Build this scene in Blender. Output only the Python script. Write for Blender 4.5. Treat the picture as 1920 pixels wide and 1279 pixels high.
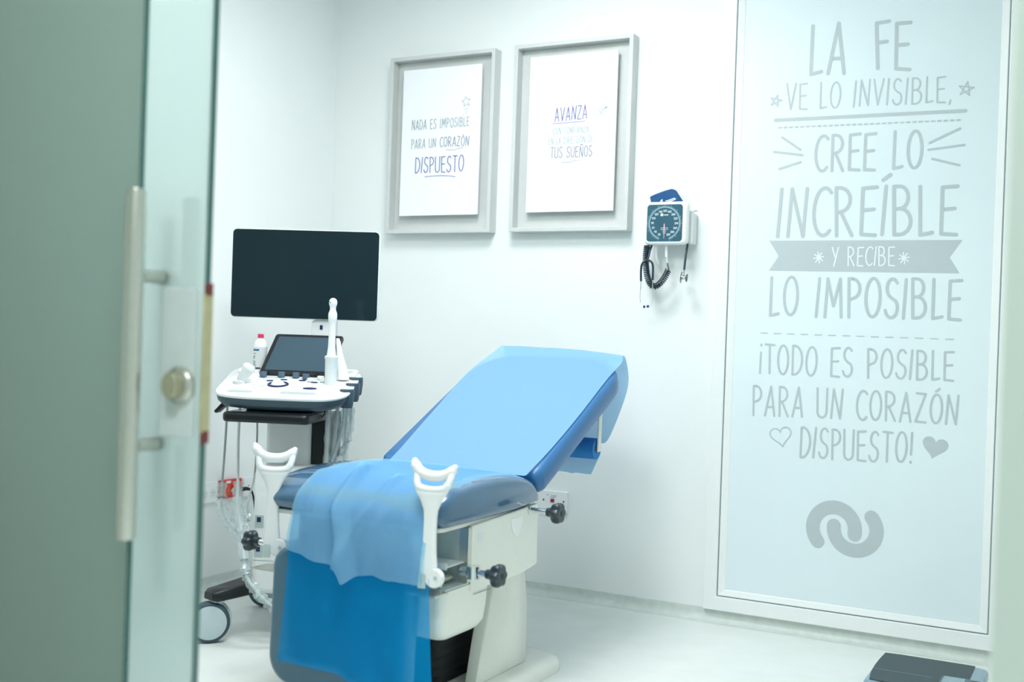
import bpy, bmesh, math, random
from math import sin, cos, pi, radians, sqrt, atan2
from mathutils import Vector, Matrix, noise

random.seed(7)
for o in list(bpy.data.objects):
    bpy.data.objects.remove(o)
SC = bpy.context.scene
COL = SC.collection

# ------------------------------------------------------------------ camera
cam_d = bpy.data.cameras.new('camera')
cam = bpy.data.objects.new('camera', cam_d)
COL.objects.link(cam)
YAW, PITCH, ROLL, CAM_Z = 0.4910286, -0.00615457, 0.034422, 1.03
_f = Vector((-sin(YAW) * cos(PITCH), cos(YAW) * cos(PITCH), sin(PITCH)))
_r = Vector((cos(YAW), sin(YAW), 0))
_u = _r.cross(_f)
_r2 = cos(ROLL) * _r + sin(ROLL) * _u
_u2 = -sin(ROLL) * _r + cos(ROLL) * _u
cam.matrix_world = Matrix(((_r2.x, _u2.x, -_f.x, 0), (_r2.y, _u2.y, -_f.y, 0), (_r2.z, _u2.z, -_f.z, CAM_Z), (0, 0, 0, 1)))
cam_d.sensor_width = 36
cam_d.lens = 2.21415 * 18
cam_d.clip_start = 0.02
cam_d.dof.use_dof = True
cam_d.dof.focus_distance = 3.7
cam_d.dof.aperture_fstop = 2.2
SC.camera = cam

# ------------------------------------------------------------------ exposure, world, big lights
SC.view_settings.view_transform = 'Standard'
SC.view_settings.look = 'None'
SC.view_settings.gamma = 1
SC.view_settings.use_curve_mapping = False
SC.view_settings.exposure = 0.0
SC.cycles.use_denoising = True
SC.cycles.max_bounces = 10
SC.cycles.diffuse_bounces = 6
SC.cycles.transparent_max_bounces = 24
SC.cycles.sample_clamp_indirect = 6

world = bpy.data.worlds.new('World')
SC.world = world
world.use_nodes = True
world.node_tree.nodes['Background'].inputs[0].default_value = (0.62, 0.8, 0.84, 1)
world.node_tree.nodes['Background'].inputs[1].default_value = 0.35


def area(name, loc, sx, sy, power, color, shape='RECTANGLE', rot=(0, 0, 0)):
    l = bpy.data.lights.new(name, 'AREA')
    l.shape = shape
    l.size = sx
    l.size_y = sy
    l.energy = power
    l.color = color
    o = bpy.data.objects.new(name, l)
    o.location = loc
    o.rotation_euler = rot
    COL.objects.link(o)
    return o


CEIL = 2.62
ROOM_COL = (0.97, 0.985, 1.0)
area('ceiling_lamp_light', (-1.75, 2.95, CEIL - 0.055), 0.55, 0.55, 22.5, ROOM_COL)
area('ceiling_lamp_light', (-1.40, 1.82, CEIL - 0.055), 0.55, 0.55, 28, ROOM_COL)
area('corridor_lamp_light', (-0.5, 0.1, CEIL - 0.055), 0.5, 0.5, 25, (0.95, 1.0, 0.975))


# ------------------------------------------------------------------ materials
def lin(c):
    return tuple((x / 255 / 12.92 if x / 255 <= 0.04045 else ((x / 255 + 0.055) / 1.055) ** 2.4) for x in c)


def mat(name, rgb, rough=0.5, metal=0.0, coat=0.0, spec=0.5, noise_amt=0.0, noise_scale=40.0, bump=0.0, bump_scale=200.0, alpha=1.0):
    m = bpy.data.materials.new(name)
    m.use_nodes = True
    nt = m.node_tree
    b = nt.nodes['Principled BSDF']
    c = lin(rgb)
    b.inputs['Base Color'].default_value = (*c, 1)
    b.inputs['Roughness'].default_value = rough
    b.inputs['Metallic'].default_value = metal
    b.inputs['Coat Weight'].default_value = coat
    b.inputs['Coat Roughness'].default_value = 0.06
    b.inputs['Specular IOR Level'].default_value = spec
    b.inputs['Alpha'].default_value = alpha
    if noise_amt or bump:
        tc = nt.nodes.new('ShaderNodeTexCoord')
    if noise_amt:
        n = nt.nodes.new('ShaderNodeTexNoise')
        n.inputs['Scale'].default_value = noise_scale
        n.inputs['Detail'].default_value = 4
        r = nt.nodes.new('ShaderNodeValToRGB')
        r.color_ramp.elements[0].position = 0.3
        r.color_ramp.elements[1].position = 0.7
        r.color_ramp.elements[0].color = (*[x * (1 - noise_amt) for x in c], 1)
        r.color_ramp.elements[1].color = (*[min(1, x * (1 + noise_amt)) for x in c], 1)
        nt.links.new(tc.outputs['Object'], n.inputs['Vector'])
        nt.links.new(n.outputs['Fac'], r.inputs['Fac'])
        nt.links.new(r.outputs['Color'], b.inputs['Base Color'])
    if bump:
        n2 = nt.nodes.new('ShaderNodeTexNoise')
        n2.inputs['Scale'].default_value = bump_scale
        n2.inputs['Detail'].default_value = 3
        bp = nt.nodes.new('ShaderNodeBump')
        bp.inputs['Strength'].default_value = bump
        bp.inputs['Distance'].default_value = 0.002
        nt.links.new(tc.outputs['Object'], n2.inputs['Vector'])
        nt.links.new(n2.outputs['Fac'], bp.inputs['Height'])
        nt.links.new(bp.outputs['Normal'], b.inputs['Normal'])
    return m


def sheet_mat(name, rgb, transp, transl=0.4, filt=None):
    """thin non-woven cloth: some light reflected, some scattered through, some passing straight"""
    m = bpy.data.materials.new(name)
    m.use_nodes = True
    nt = m.node_tree
    nt.nodes.remove(nt.nodes['Principled BSDF'])
    out = nt.nodes['Material Output']
    c = (*lin(rgb), 1)
    d = nt.nodes.new('ShaderNodeBsdfDiffuse')
    t = nt.nodes.new('ShaderNodeBsdfTranslucent')
    p = nt.nodes.new('ShaderNodeBsdfTransparent')
    d.inputs[0].default_value = c
    t.inputs[0].default_value = c
    p.inputs[0].default_value = (*(filt or [min(1, x ** 0.3) for x in c[:3]]), 1)
    m1 = nt.nodes.new('ShaderNodeMixShader')
    m2 = nt.nodes.new('ShaderNodeMixShader')
    m1.inputs[0].default_value = transl
    m2.inputs[0].default_value = transp
    nt.links.new(d.outputs[0], m1.inputs[1])
    nt.links.new(t.outputs[0], m1.inputs[2])
    nt.links.new(m1.outputs[0], m2.inputs[1])
    nt.links.new(p.outputs[0], m2.inputs[2])
    nt.links.new(m2.outputs[0], out.inputs[0])
    tc = nt.nodes.new('ShaderNodeTexCoord')
    n2 = nt.nodes.new('ShaderNodeTexNoise')
    n2.inputs['Scale'].default_value = 90
    bp = nt.nodes.new('ShaderNodeBump')
    bp.inputs['Strength'].default_value = 0.25
    bp.inputs['Distance'].default_value = 0.002
    nt.links.new(tc.outputs['Object'], n2.inputs['Vector'])
    nt.links.new(n2.outputs['Fac'], bp.inputs['Height'])
    nt.links.new(bp.outputs[0], d.inputs['Normal'])
    return m


def frosted_mat(name, rgb, rough, transl, gloss_rough=0.08, ior=1.45):
    m = bpy.data.materials.new(name)
    m.use_nodes = True
    nt = m.node_tree
    nt.nodes.remove(nt.nodes['Principled BSDF'])
    out = nt.nodes['Material Output']
    c = (*lin(rgb), 1)
    r = nt.nodes.new('ShaderNodeBsdfRefraction')
    r.inputs['Color'].default_value = c
    r.inputs['Roughness'].default_value = rough
    r.inputs['IOR'].default_value = 1.15
    t = nt.nodes.new('ShaderNodeBsdfTranslucent')
    t.inputs[0].default_value = c
    g = nt.nodes.new('ShaderNodeBsdfGlossy')
    g.inputs['Roughness'].default_value = gloss_rough
    m1 = nt.nodes.new('ShaderNodeMixShader')
    m1.inputs[0].default_value = transl
    m2 = nt.nodes.new('ShaderNodeMixShader')
    fr = nt.nodes.new('ShaderNodeFresnel')
    fr.inputs[0].default_value = ior
    nt.links.new(r.outputs[0], m1.inputs[1])
    nt.links.new(t.outputs[0], m1.inputs[2])
    nt.links.new(fr.outputs[0], m2.inputs[0])
    nt.links.new(m1.outputs[0], m2.inputs[1])
    nt.links.new(g.outputs[0], m2.inputs[2])
    nt.links.new(m2.outputs[0], out.inputs[0])
    return m


def clear_mat(name, rgb, transp=0.75, rough=0.12):
    """thin clear plastic film"""
    m = bpy.data.materials.new(name)
    m.use_nodes = True
    nt = m.node_tree
    nt.nodes.remove(nt.nodes['Principled BSDF'])
    out = nt.nodes['Material Output']
    c = (*lin(rgb), 1)
    p = nt.nodes.new('ShaderNodeBsdfTransparent')
    p.inputs[0].default_value = c
    d = nt.nodes.new('ShaderNodeBsdfDiffuse')
    d.inputs[0].default_value = c
    g = nt.nodes.new('ShaderNodeBsdfGlossy')
    g.inputs['Roughness'].default_value = rough
    m1 = nt.nodes.new('ShaderNodeMixShader')
    m1.inputs[0].default_value = 0.22
    m2 = nt.nodes.new('ShaderNodeMixShader')
    m2.inputs[0].default_value = transp
    nt.links.new(d.outputs[0], m1.inputs[1])
    nt.links.new(g.outputs[0], m1.inputs[2])
    nt.links.new(m1.outputs[0], m2.inputs[1])
    nt.links.new(p.outputs[0], m2.inputs[2])
    nt.links.new(m2.outputs[0], out.inputs[0])
    return m


M = {}
M['wall'] = mat('wall_paint', (236, 240, 240), 0.55, noise_amt=0.012, noise_scale=3, bump=0.04, bump_scale=300)
M['ceiling'] = mat('ceiling_paint', (238, 240, 240), 0.8, bump=0.03)
M['floor'] = mat('vinyl_floor', (226, 231, 227), 0.32, noise_amt=0.03, noise_scale=9)
M['upstand'] = mat('floor_upstand', (206, 214, 209), 0.5, noise_amt=0.06, noise_scale=30)
M['corridor_wall'] = mat('corridor_wall_paint', (216, 228, 221), 0.6, bump=0.03)
M['pvc'] = mat('white_pvc_frame', (240, 243, 243), 0.3, noise_amt=0.01)
M['gasket'] = mat('grey_gasket', (120, 140, 142), 0.6, noise_amt=0.05)
M['frost'] = mat('frosted_window_film', (226, 238, 243), 0.5, coat=0.0, spec=0.3, noise_amt=0.01, noise_scale=4)
M['letter'] = mat('grey_vinyl_lettering', (186, 197, 201), 0.5, noise_amt=0.01)
M['letter_white'] = mat('white_vinyl_lettering', (232, 241, 244), 0.5, noise_amt=0.01)
M['door_glass'] = frosted_mat('frosted_door_glass', (238, 248, 245), 0.26, 0.55)
M['pane_glass'] = frosted_mat('frosted_side_pane_glass', (232, 240, 234), 0.5, 0.7, 0.2)
M['glass_edge'] = mat('dark_glass_edge', (70, 112, 108), 0.2, coat=0.5, noise_amt=0.05)
M['steel'] = mat('satin_steel', (216, 216, 208), 0.3, metal=0.9, noise_amt=0.03, noise_scale=80)
M['chrome'] = mat('chrome', (225, 228, 230), 0.12, metal=1.0, noise_amt=0.01)
M['lock_case'] = mat('lock_case_metal', (228, 236, 238), 0.4, metal=0.0, noise_amt=0.02)
M['strike'] = mat('brass_strike_plate', (196, 190, 150), 0.4, metal=0.3, noise_amt=0.08)
M['red_rubber'] = mat('red_rubber_buffer', (120, 52, 48), 0.6, noise_amt=0.05)
M['brass'] = mat('brass_cylinder', (190, 186, 160), 0.35, metal=0.6, noise_amt=0.03)
M['frame_grey'] = mat('pale_grey_painted_wood', (205, 209, 207), 0.5, noise_amt=0.02, noise_scale=15, bump=0.05, bump_scale=60)
M['poster'] = mat('poster_board', (244, 246, 250), 0.45, noise_amt=0.005)
M['ink_purple'] = mat('purple_ink', (92, 92, 166), 0.6, noise_amt=0.03)
M['ink_grey'] = mat('grey_ink', (128, 146, 154), 0.6, noise_amt=0.03)
M['ink_pale'] = mat('pale_ink', (142, 164, 170), 0.6, noise_amt=0.03)
M['ink_slate'] = mat('slate_ink', (112, 122, 150), 0.6, noise_amt=0.03)
M['vinyl'] = mat('blue_vinyl', (52, 112, 166), 0.38, coat=0.1, noise_amt=0.04, noise_scale=6, bump=0.06, bump_scale=120)
M['vinyl_seat'] = mat('blue_vinyl_under_clear_cover', (62, 102, 134), 0.2, coat=0.8, noise_amt=0.06, noise_scale=7, bump=0.05, bump_scale=30)
M['vinyl_pad'] = mat('slate_vinyl', (54, 100, 122), 0.35, coat=0.3, noise_amt=0.04, noise_scale=6)
M['sheet'] = sheet_mat('blue_nonwoven_sheet', (10, 172, 246), 0.45, 0.35, (0.62, 0.84, 0.96))
M['sheet_lit'] = sheet_mat('lit_blue_nonwoven_sheet', (172, 224, 248), 0.55, 0.3, (0.72, 0.88, 0.97))  # same cloth, paler: light on and through it is put into the colour
M['sheet_back'] = sheet_mat('blue_nonwoven_sheet_back', (160, 208, 242), 0.22, 0.3)
M['roll'] = mat('blue_paper_roll', (40, 130, 205), 0.7, noise_amt=0.03)
M['enamel'] = mat('cream_enamel', (234, 236, 228), 0.3, coat=0.2, noise_amt=0.01)
M['white_plastic'] = mat('white_plastic', (238, 241, 242), 0.32, noise_amt=0.01)
M['white_gloss'] = mat('white_gloss_plastic', (242, 244, 245), 0.2, coat=0.3, noise_amt=0.005)
M['offwhite_plastic'] = mat('off_white_plastic', (224, 230, 231), 0.35, noise_amt=0.01)
M['black'] = mat('black_plastic', (15, 22, 27), 0.42, noise_amt=0.05)
M['black_rubber'] = mat('black_rubber', (16, 20, 24), 0.7, noise_amt=0.05)
M['knob'] = mat('black_knob_plastic', (40, 54, 62), 0.35, coat=0.2, noise_amt=0.04)
M['slate'] = mat('slate_plastic', (62, 84, 98), 0.4, noise_amt=0.03)
M['slate_knob'] = mat('slate_knob_plastic', (82, 106, 124), 0.45, noise_amt=0.03)
M['navy'] = mat('navy_plastic', (36, 44, 92), 0.4, noise_amt=0.03)
M['screen'] = mat('dark_screen_glass', (22, 40, 48), 0.16, noise_amt=0.02, noise_scale=3)
M['tablet_screen'] = mat('touch_screen_glass', (62, 84, 98), 0.2, noise_amt=0.04, noise_scale=3)
M['recess'] = mat('pale_recess', (180, 195, 193), 0.5, noise_amt=0.02)
M['tyre'] = mat('grey_tyre', (62, 82, 92), 0.6, noise_amt=0.05)
M['hub'] = mat('pale_wheel_cover', (196, 212, 218), 0.35, noise_amt=0.01)
M['cable_grey'] = mat('grey_cable', (176, 184, 184), 0.5, noise_amt=0.03)
M['film'] = clear_mat('clear_plastic_sleeve', (242, 248, 249), 0.70, 0.25)
M['red_outlet'] = mat('red_socket_plastic', (206, 50, 40), 0.35, noise_amt=0.03)
M['orange_outlet'] = mat('orange_socket_face', (228, 92, 56), 0.35, noise_amt=0.03)
M['red_switch'] = mat('red_switch', (150, 28, 52), 0.35, noise_amt=0.03)
M['pink_cap'] = mat('pink_bottle_cap', (222, 52, 96), 0.4, noise_amt=0.03)
M['blue_print'] = mat('blue_print', (30, 86, 150), 0.5, noise_amt=0.03)
M['dial'] = mat('dial_face', (54, 94, 112), 0.25, coat=0.4, noise_amt=0.06, noise_scale=12)
M['dial_ring'] = mat('dial_ring', (134, 168, 182), 0.4, noise_amt=0.03)
M['dial_print'] = mat('dial_print', (225, 236, 238), 0.5, noise_amt=0.02)
M['needle'] = mat('needle_pink', (232, 176, 188), 0.4, noise_amt=0.02)
M['cuff'] = mat('blue_cuff_cloth', (24, 78, 128), 0.8, noise_amt=0.08, noise_scale=30)
M['hose'] = mat('dark_teal_hose', (20, 46, 60), 0.4, coat=0.2, noise_amt=0.04)
M['eartip'] = mat('navy_ear_tip', (28, 48, 108), 0.4, noise_amt=0.04)
M['scale_top'] = mat('dark_textured_scale_top', (46, 66, 70), 0.5, noise_amt=0.06, noise_scale=60, bump=0.1)
M['scale_rim'] = mat('silver_blue_rim', (146, 172, 186), 0.4, metal=0.2, noise_amt=0.02)
M['lcd'] = mat('pale_display', (128, 160, 166), 0.2, noise_amt=0.03)
M['dark_recess'] = mat('dark_brown_recess', (60, 62, 62), 0.6, noise_amt=0.05)
M['teal_steel'] = mat('shaded_steel', (196, 210, 210), 0.35, metal=0.15, noise_amt=0.04)


def emis(name, rgb, s):
    m = bpy.data.materials.new(name)
    m.use_nodes = True
    b = m.node_tree.nodes['Principled BSDF']
    b.inputs['Base Color'].default_value = (*lin(rgb), 1)
    b.inputs['Emission Color'].default_value = (*lin(rgb), 1)
    b.inputs['Emission Strength'].default_value = s
    return m


M['lamp'] = emis('lamp_diffuser', (250, 255, 254), 3.0)


# ------------------------------------------------------------------ mesh helpers
def obj(name, bm, m, parent=None, smooth=True, angle=40, bevel=0.0, segs=3, subsurf=0, kind=None, label=None):
    bmesh.ops.recalc_face_normals(bm, faces=bm.faces[:])
    me = bpy.data.meshes.new(name)
    bm.to_mesh(me)
    bm.free()
    mats = m if isinstance(m, (list, tuple)) else [m]
    for k in mats:
        me.materials.append(M[k] if isinstance(k, str) else k)
    o = bpy.data.objects.new(name, me)
    COL.objects.link(o)
    if parent:
        o.parent = parent
    if smooth:
        for p in me.polygons:
            p.use_smooth = True
        me.set_sharp_from_angle(angle=radians(angle))
    if bevel:
        b = o.modifiers.new('bevel', 'BEVEL')
        b.width = bevel
        b.segments = segs
        b.limit_method = 'ANGLE'
        b.angle_limit = radians(38)
        b.harden_normals = False
    if subsurf:
        s = o.modifiers.new('sub', 'SUBSURF')
        s.levels = s.render_levels = subsurf
    if kind:
        o['kind'] = kind
    if label:
        o['label'] = label
    return o


def empty(name, loc, rz=0, label=None, cat=None, group=None, kind=None):
    o = bpy.data.objects.new(name, None)
    o.location = loc
    o.rotation_euler = (0, 0, rz)
    o.empty_display_size = 0.05
    COL.objects.link(o)
    tag(o, label, cat, group, kind)
    return o


def tag(o, label=None, cat=None, group=None, kind=None):
    if label:
        o['label'] = label
    if cat:
        o['category'] = cat
    if group:
        o['group'] = group
    if kind:
        o['kind'] = kind
    return o


def BM():
    return bmesh.new()


def box(bm, x0, x1, y0, y1, z0, z1, mi=0, mtx=None):
    vs = [bm.verts.new((x, y, z)) for x in (x0, x1) for y in (y0, y1) for z in (z0, z1)]
    fs = []
    for f in ((0, 1, 3, 2), (4, 6, 7, 5), (0, 4, 5, 1), (2, 3, 7, 6), (0, 2, 6, 4), (1, 5, 7, 3)):
        fc = bm.faces.new([vs[i] for i in f])
        fc.material_index = mi
        fs.append(fc)
    if mtx is not None:
        for v in vs:
            v.co = mtx @ v.co
    return vs


def frame_axes(d):
    d = d.normalized()
    a = Vector((0, 0, 1)) if abs(d.z) < 0.9 else Vector((0, 1, 0))
    u = d.cross(a).normalized()
    return u, u.cross(d).normalized()


def tube(bm, pts, r, n=10, mi=0, cap=True, closed=False):
    """tube along points; r a number or a list"""
    pts = [Vector(p) for p in pts]
    N = len(pts)
    rs = r if isinstance(r, (list, tuple)) else [r] * N
    rings = []
    u = None
    for i, p in enumerate(pts):
        if closed:
            d = pts[(i + 1) % N] - pts[i - 1]
        else:
            d = pts[min(i + 1, N - 1)] - pts[max(i - 1, 0)]
        if d.length < 1e-9:
            d = Vector((0, 0, 1))
        d.normalize()
        if u is None:
            u, w = frame_axes(d)
        else:
            u = (u - d * u.dot(d))
            if u.length < 1e-6:
                u, w = frame_axes(d)
            u.normalize()
        w = d.cross(u)
        rings.append([bm.verts.new(p + (u * cos(2 * pi * k / n) + w * sin(2 * pi * k / n)) * rs[i]) for k in range(n)])
    for i in range(N if closed else N - 1):
        a, b = rings[i], rings[(i + 1) % N]
        for k in range(n):
            f = bm.faces.new((a[k], a[(k + 1) % n], b[(k + 1) % n], b[k]))
            f.material_index = mi
    if cap and not closed:
        for ring in (rings[0], rings[-1]):
            f = bm.faces.new(ring)
            f.material_index = mi


def cyl(bm, p0, p1, r0, r1=None, n=24, mi=0):
    tube(bm, [p0, p1], [r0, r0 if r1 is None else r1], n, mi)


def spline(pts, per=6):
    P = [Vector(p) for p in pts]
    P = [P[0] * 2 - P[1]] + P + [P[-1] * 2 - P[-2]]
    out = []
    for i in range(1, len(P) - 2):
        a, b, c, d = P[i - 1], P[i], P[i + 1], P[i + 2]
        for k in range(per):
            t = k / per
            out.append(0.5 * ((2 * b) + (c - a) * t + (2 * a - 5 * b + 4 * c - d) * t * t + (3 * b - a - 3 * c + d) * t ** 3))
    out.append(P[-2].copy())
    return out


def lathe(bm, prof, n=32, mi=0, mtx=None, caps=True):
    """profile of (r, z)"""
    rings = []
    for r, z in prof:
        ring = []
        for k in range(n):
            v = Vector((r * cos(2 * pi * k / n), r * sin(2 * pi * k / n), z))
            if mtx is not None:
                v = mtx @ v
            ring.append(bm.verts.new(v))
        rings.append(ring)
    for a, b in zip(rings, rings[1:]):
        for k in range(n):
            f = bm.faces.new((a[k], a[(k + 1) % n], b[(k + 1) % n], b[k]))
            f.material_index = mi
    if caps:
        for ring in (rings[0], rings[-1]):
            f = bm.faces.new(ring)
            f.material_index = mi


def prism(bm, poly, fn0, fn1, mi=0):
    """extrude a 2-D polygon between two maps (a, b) -> Vector"""
    A = [bm.verts.new(fn0(*p)) for p in poly]
    B = [bm.verts.new(fn1(*p)) for p in poly]
    n = len(poly)
    f1 = bm.faces.new(A)
    f2 = bm.faces.new(B[::-1])
    f1.material_index = f2.material_index = mi
    for i in range(n):
        f = bm.faces.new((A[i], A[(i + 1) % n], B[(i + 1) % n], B[i]))
        f.material_index = mi


def loft(bm, secs, mi=0, cap=True):
    rings = [[bm.verts.new(p) for p in s] for s in secs]
    n = len(rings[0])
    for a, b in zip(rings, rings[1:]):
        for k in range(n):
            f = bm.faces.new((a[k], a[(k + 1) % n], b[(k + 1) % n], b[k]))
            f.material_index = mi
    if cap:
        for r in (rings[0], rings[-1]):
            f = bm.faces.new(r)
            f.material_index = mi


def rrect(x0, x1, y0, y1, r, n=6):
    """rounded rectangle; r a number or four radii (x1y1, x0y1, x0y0, x1y0)"""
    rr = r if isinstance(r, (list, tuple)) else [r] * 4
    out = []
    for (cx, cy, a0), q in zip(((x1, y1, 0), (x0, y1, 90), (x0, y0, 180), (x1, y0, 270)), rr):
        sx = -1 if cx == x1 else 1
        sy = -1 if cy == y1 else 1
        for k in range(n + 1):
            a = radians(a0 + 90 * k / n)
            out.append((cx + sx * q + q * cos(a), cy + sy * q + q * sin(a)))
    return out


def grid(bm, rows, mi=0):
    V = [[bm.verts.new(p) for p in r] for r in rows]
    for a, b in zip(V, V[1:]):
        for k in range(len(a) - 1):
            f = bm.faces.new((a[k], a[k + 1], b[k + 1], b[k]))
            f.material_index = mi


# ------------------------------------------------------------------ stroke lettering
def arc(cx, cy, rx, ry, a0, a1, n=10):
    return [(cx + rx * cos(radians(a0 + (a1 - a0) * k / n)), cy + ry * sin(radians(a0 + (a1 - a0) * k / n))) for k in range(n + 1)]


GL = {
    'A': (.42, [[(0, 0), (.20, 1), (.40, 0)], [(.07, .30), (.35, .30)]]),
    'B': (.40, [[(.02, 0), (0, 1), (.14, 1)] + arc(.14, .77, .18, .23, 90, -90, 8)[1:] + [(.05, .53)], [(.14, .54)] + arc(.14, .27, .24, .27, 90, -90, 8)[1:] + [(.02, 0)]]),
    'C': (.36, [arc(.24, .5, .24, .5, 52, 308, 16)]),
    'D': (.40, [[(.02, 0), (0, 1), (.1, 1)] + arc(.08, .5, .32, .5, 85, -85, 12) + [(.02, 0)]]),
    'E': (.32, [[(.32, 1), (0, .98), (.02, .02), (.34, 0)], [(.02, .52), (.28, .54)]]),
    'F': (.30, [[(.30, 1), (0, .96), (.06, 0)], [(.03, .54), (.26, .57)]]),
    'I': (.08, [[(.06, 1), (0, 0)]]),
    'L': (.28, [[(0, 1), (.02, 0), (.28, .05)]]),
    'M': (.54, [[(.02, 0), (.08, 1), (.27, .3), (.46, 1), (.52, 0)]]),
    'N': (.42, [[(0, 0), (.06, 1), (.36, 0), (.42, 1)]]),
    'O': (.42, [arc(.21, .5, .21, .5, 90, 450, 24)]),
    'P': (.36, [[(.04, 0), (0, 1), (.12, 1)] + arc(.1, .74, .24, .26, 85, -85, 8) + [(.04, .44)]]),
    'R': (.40, [[(.03, 0), (0, 1), (.12, 1)] + arc(.1, .75, .23, .25, 85, -85, 8) + [(.04, .48)], [(.12, .49), (.38, 0)]]),
    'S': (.36, [arc(.19, .76, .16, .24, 35, 250, 10) + [(.24, .46)] + arc(.17, .25, .18, .25, 50, -165, 10)]),
    'T': (.38, [[(0, 1), (.38, .98)], [(.18, .98), (.20, 0)]]),
    'U': (.40, [[(0, 1), (.01, .3)] + arc(.195, .2, .185, .2, 180, 360, 8) + [(.40, 1)]]),
    'V': (.40, [[(0, 1), (.18, 0), (.40, 1)]]),
    'Y': (.38, [[(0, 1), (.20, .48)], [(.38, 1), (.14, 0)]]),
    'Z': (.38, [[(.03, 1), (.37, .98), (0, .02), (.38, 0)]]),
    '!': (.06, [[(.03, 1), (.02, .27)], [(.02, .03), (.02, .0)]]),
    '¡': (.06, [[(.03, .72), (.02, 0)], [(.03, 1), (.03, .96)]]),
    ',': (.08, [[(.06, .06), (.02, -.10)]]),
    '0': (.40, [arc(.2, .5, .2, .5, 90, 450, 16)]), '1': (.2, [[(0, .8), (.15, 1), (.15, 0)]]),
    '2': (.4, [arc(.2, .74, .2, .26, 170, -30, 8) + [(0, 0), (.4, 0)]]), '3': (.4, [arc(.18, .76, .2, .24, 150, -90, 8) + arc(.18, .27, .22, .27, 90, -150, 8)]),
    '4': (.4, [[(.3, 0), (.3, 1), (0, .3), (.42, .3)]]), '6': (.4, [arc(.2, .3, .2, .3, 90, 450, 12), [(.0, .32), (.08, .75), (.3, 1)]]),
    '8': (.4, [arc(.2, .75, .17, .25, 90, 450, 12), arc(.2, .26, .2, .26, 90, 450, 12)]),
    ' ': (.26, []),
}
for a, b, acc in (('Í', 'I', [(-.01, 1.13), (.15, 1.24)]), ('Ó', 'O', [(.17, 1.10), (.30, 1.2)]), ('Ñ', 'N', [(.06, 1.10), (.15, 1.17), (.27, 1.10), (.36, 1.17)])):
    GL[a] = (GL[b][0], GL[b][1] + [acc])


LAYER = [0]


def ribbon(bm, pts, w, put, mi=0):
    """flat stroke of width w with round ends; put maps (x, z) to a point"""
    q = [pts[0]]
    for p in pts[1:]:
        if math.hypot(p[0] - q[-1][0], p[1] - q[-1][1]) > 1e-6:
            q.append(p)
    if len(q) < 2:
        q = [q[0], (q[0][0] + w * 0.05, q[0][1])]
    closed = len(q) > 4 and math.hypot(q[0][0] - q[-1][0], q[0][1] - q[-1][1]) < w * 0.1
    run = [q[0]]
    runs = []
    for i in range(1, len(q)):
        run.append(q[i])
        if i < len(q) - 1:
            a = atan2(q[i][1] - q[i - 1][1], q[i][0] - q[i - 1][0])
            b = atan2(q[i + 1][1] - q[i][1], q[i + 1][0] - q[i][0])
            if abs((b - a + pi) % (2 * pi) - pi) > radians(62):
                runs.append(run)
                run = [q[i]]
    runs.append(run)
    if len(runs) > 1:
        closed = False
    for r in runs:
        LAYER[0] = (LAYER[0] + 1) % 5
        dy = Vector((0, -0.00007 * LAYER[0], 0))
        n = len(r)
        if closed:
            r = r[:-1]
            n -= 1
        Lf, Rt = [], []
        for i in range(n):
            if closed:
                a, b = r[i - 1], r[(i + 1) % n]
            else:
                a, b = r[max(i - 1, 0)], r[min(i + 1, n - 1)]
            dx, dz = b[0] - a[0], b[1] - a[1]
            L = math.hypot(dx, dz) or 1
            nx, nz = -dz / L * w / 2, dx / L * w / 2
            k = 1.0
            if 0 < i < n - 1 and not closed:
                c = r[i]
                d1 = atan2(c[1] - a[1], c[0] - a[0])
                d2 = atan2(b[1] - c[1], b[0] - c[0])
                k = 1 / max(0.6, cos(((d2 - d1 + pi) % (2 * pi) - pi) / 2))
            Lf.append(bm.verts.new(put(r[i][0] + nx * k, r[i][1] + nz * k) + dy))
            Rt.append(bm.verts.new(put(r[i][0] - nx * k, r[i][1] - nz * k) + dy))
        for i in range(n if closed else n - 1):
            j = (i + 1) % n
            bm.faces.new((Lf[i], Rt[i], Rt[j], Lf[j])).material_index = mi
        if not closed:
            for e, (p, o) in enumerate(((r[0], r[1]), (r[-1], r[-2]))):
                a0 = atan2(p[1] - o[1], p[0] - o[0])
                mid = [bm.verts.new(put(p[0] + w / 2 * cos(a0 + radians(t)), p[1] + w / 2 * sin(a0 + radians(t))) + dy) for t in (-60, -30, 0, 30, 60)]
                ends = [Lf[0], Rt[0]] if e == 0 else [Rt[-1], Lf[-1]]
                bm.faces.new([ends[0]] + mid + [ends[1]]).material_index = mi


def text_line(bm, s, x0, z0, x1, z1, h0, h1, w, put, gap=.17, mi=0):
    tot = sum(GL[c][0] for c in s) + gap * (len(s) - 1)
    pos = 0
    for i, c in enumerate(s):
        gw, strokes = GL[c]
        rnd = random.Random(i * 31 + ord(c))
        jz = rnd.uniform(-.02, .02)
        sl = rnd.uniform(-.02, .03)
        for st in strokes:
            q = []
            for gx, gz in st:
                t = (pos + gx + sl * gz) / tot
                h = h0 + (h1 - h0) * t
                q.append((x0 + (x1 - x0) * t, z0 + (z1 - z0) * t + h * (gz + jz)))
            ribbon(bm, q, w, put, mi)
        pos += gw + gap


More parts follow.
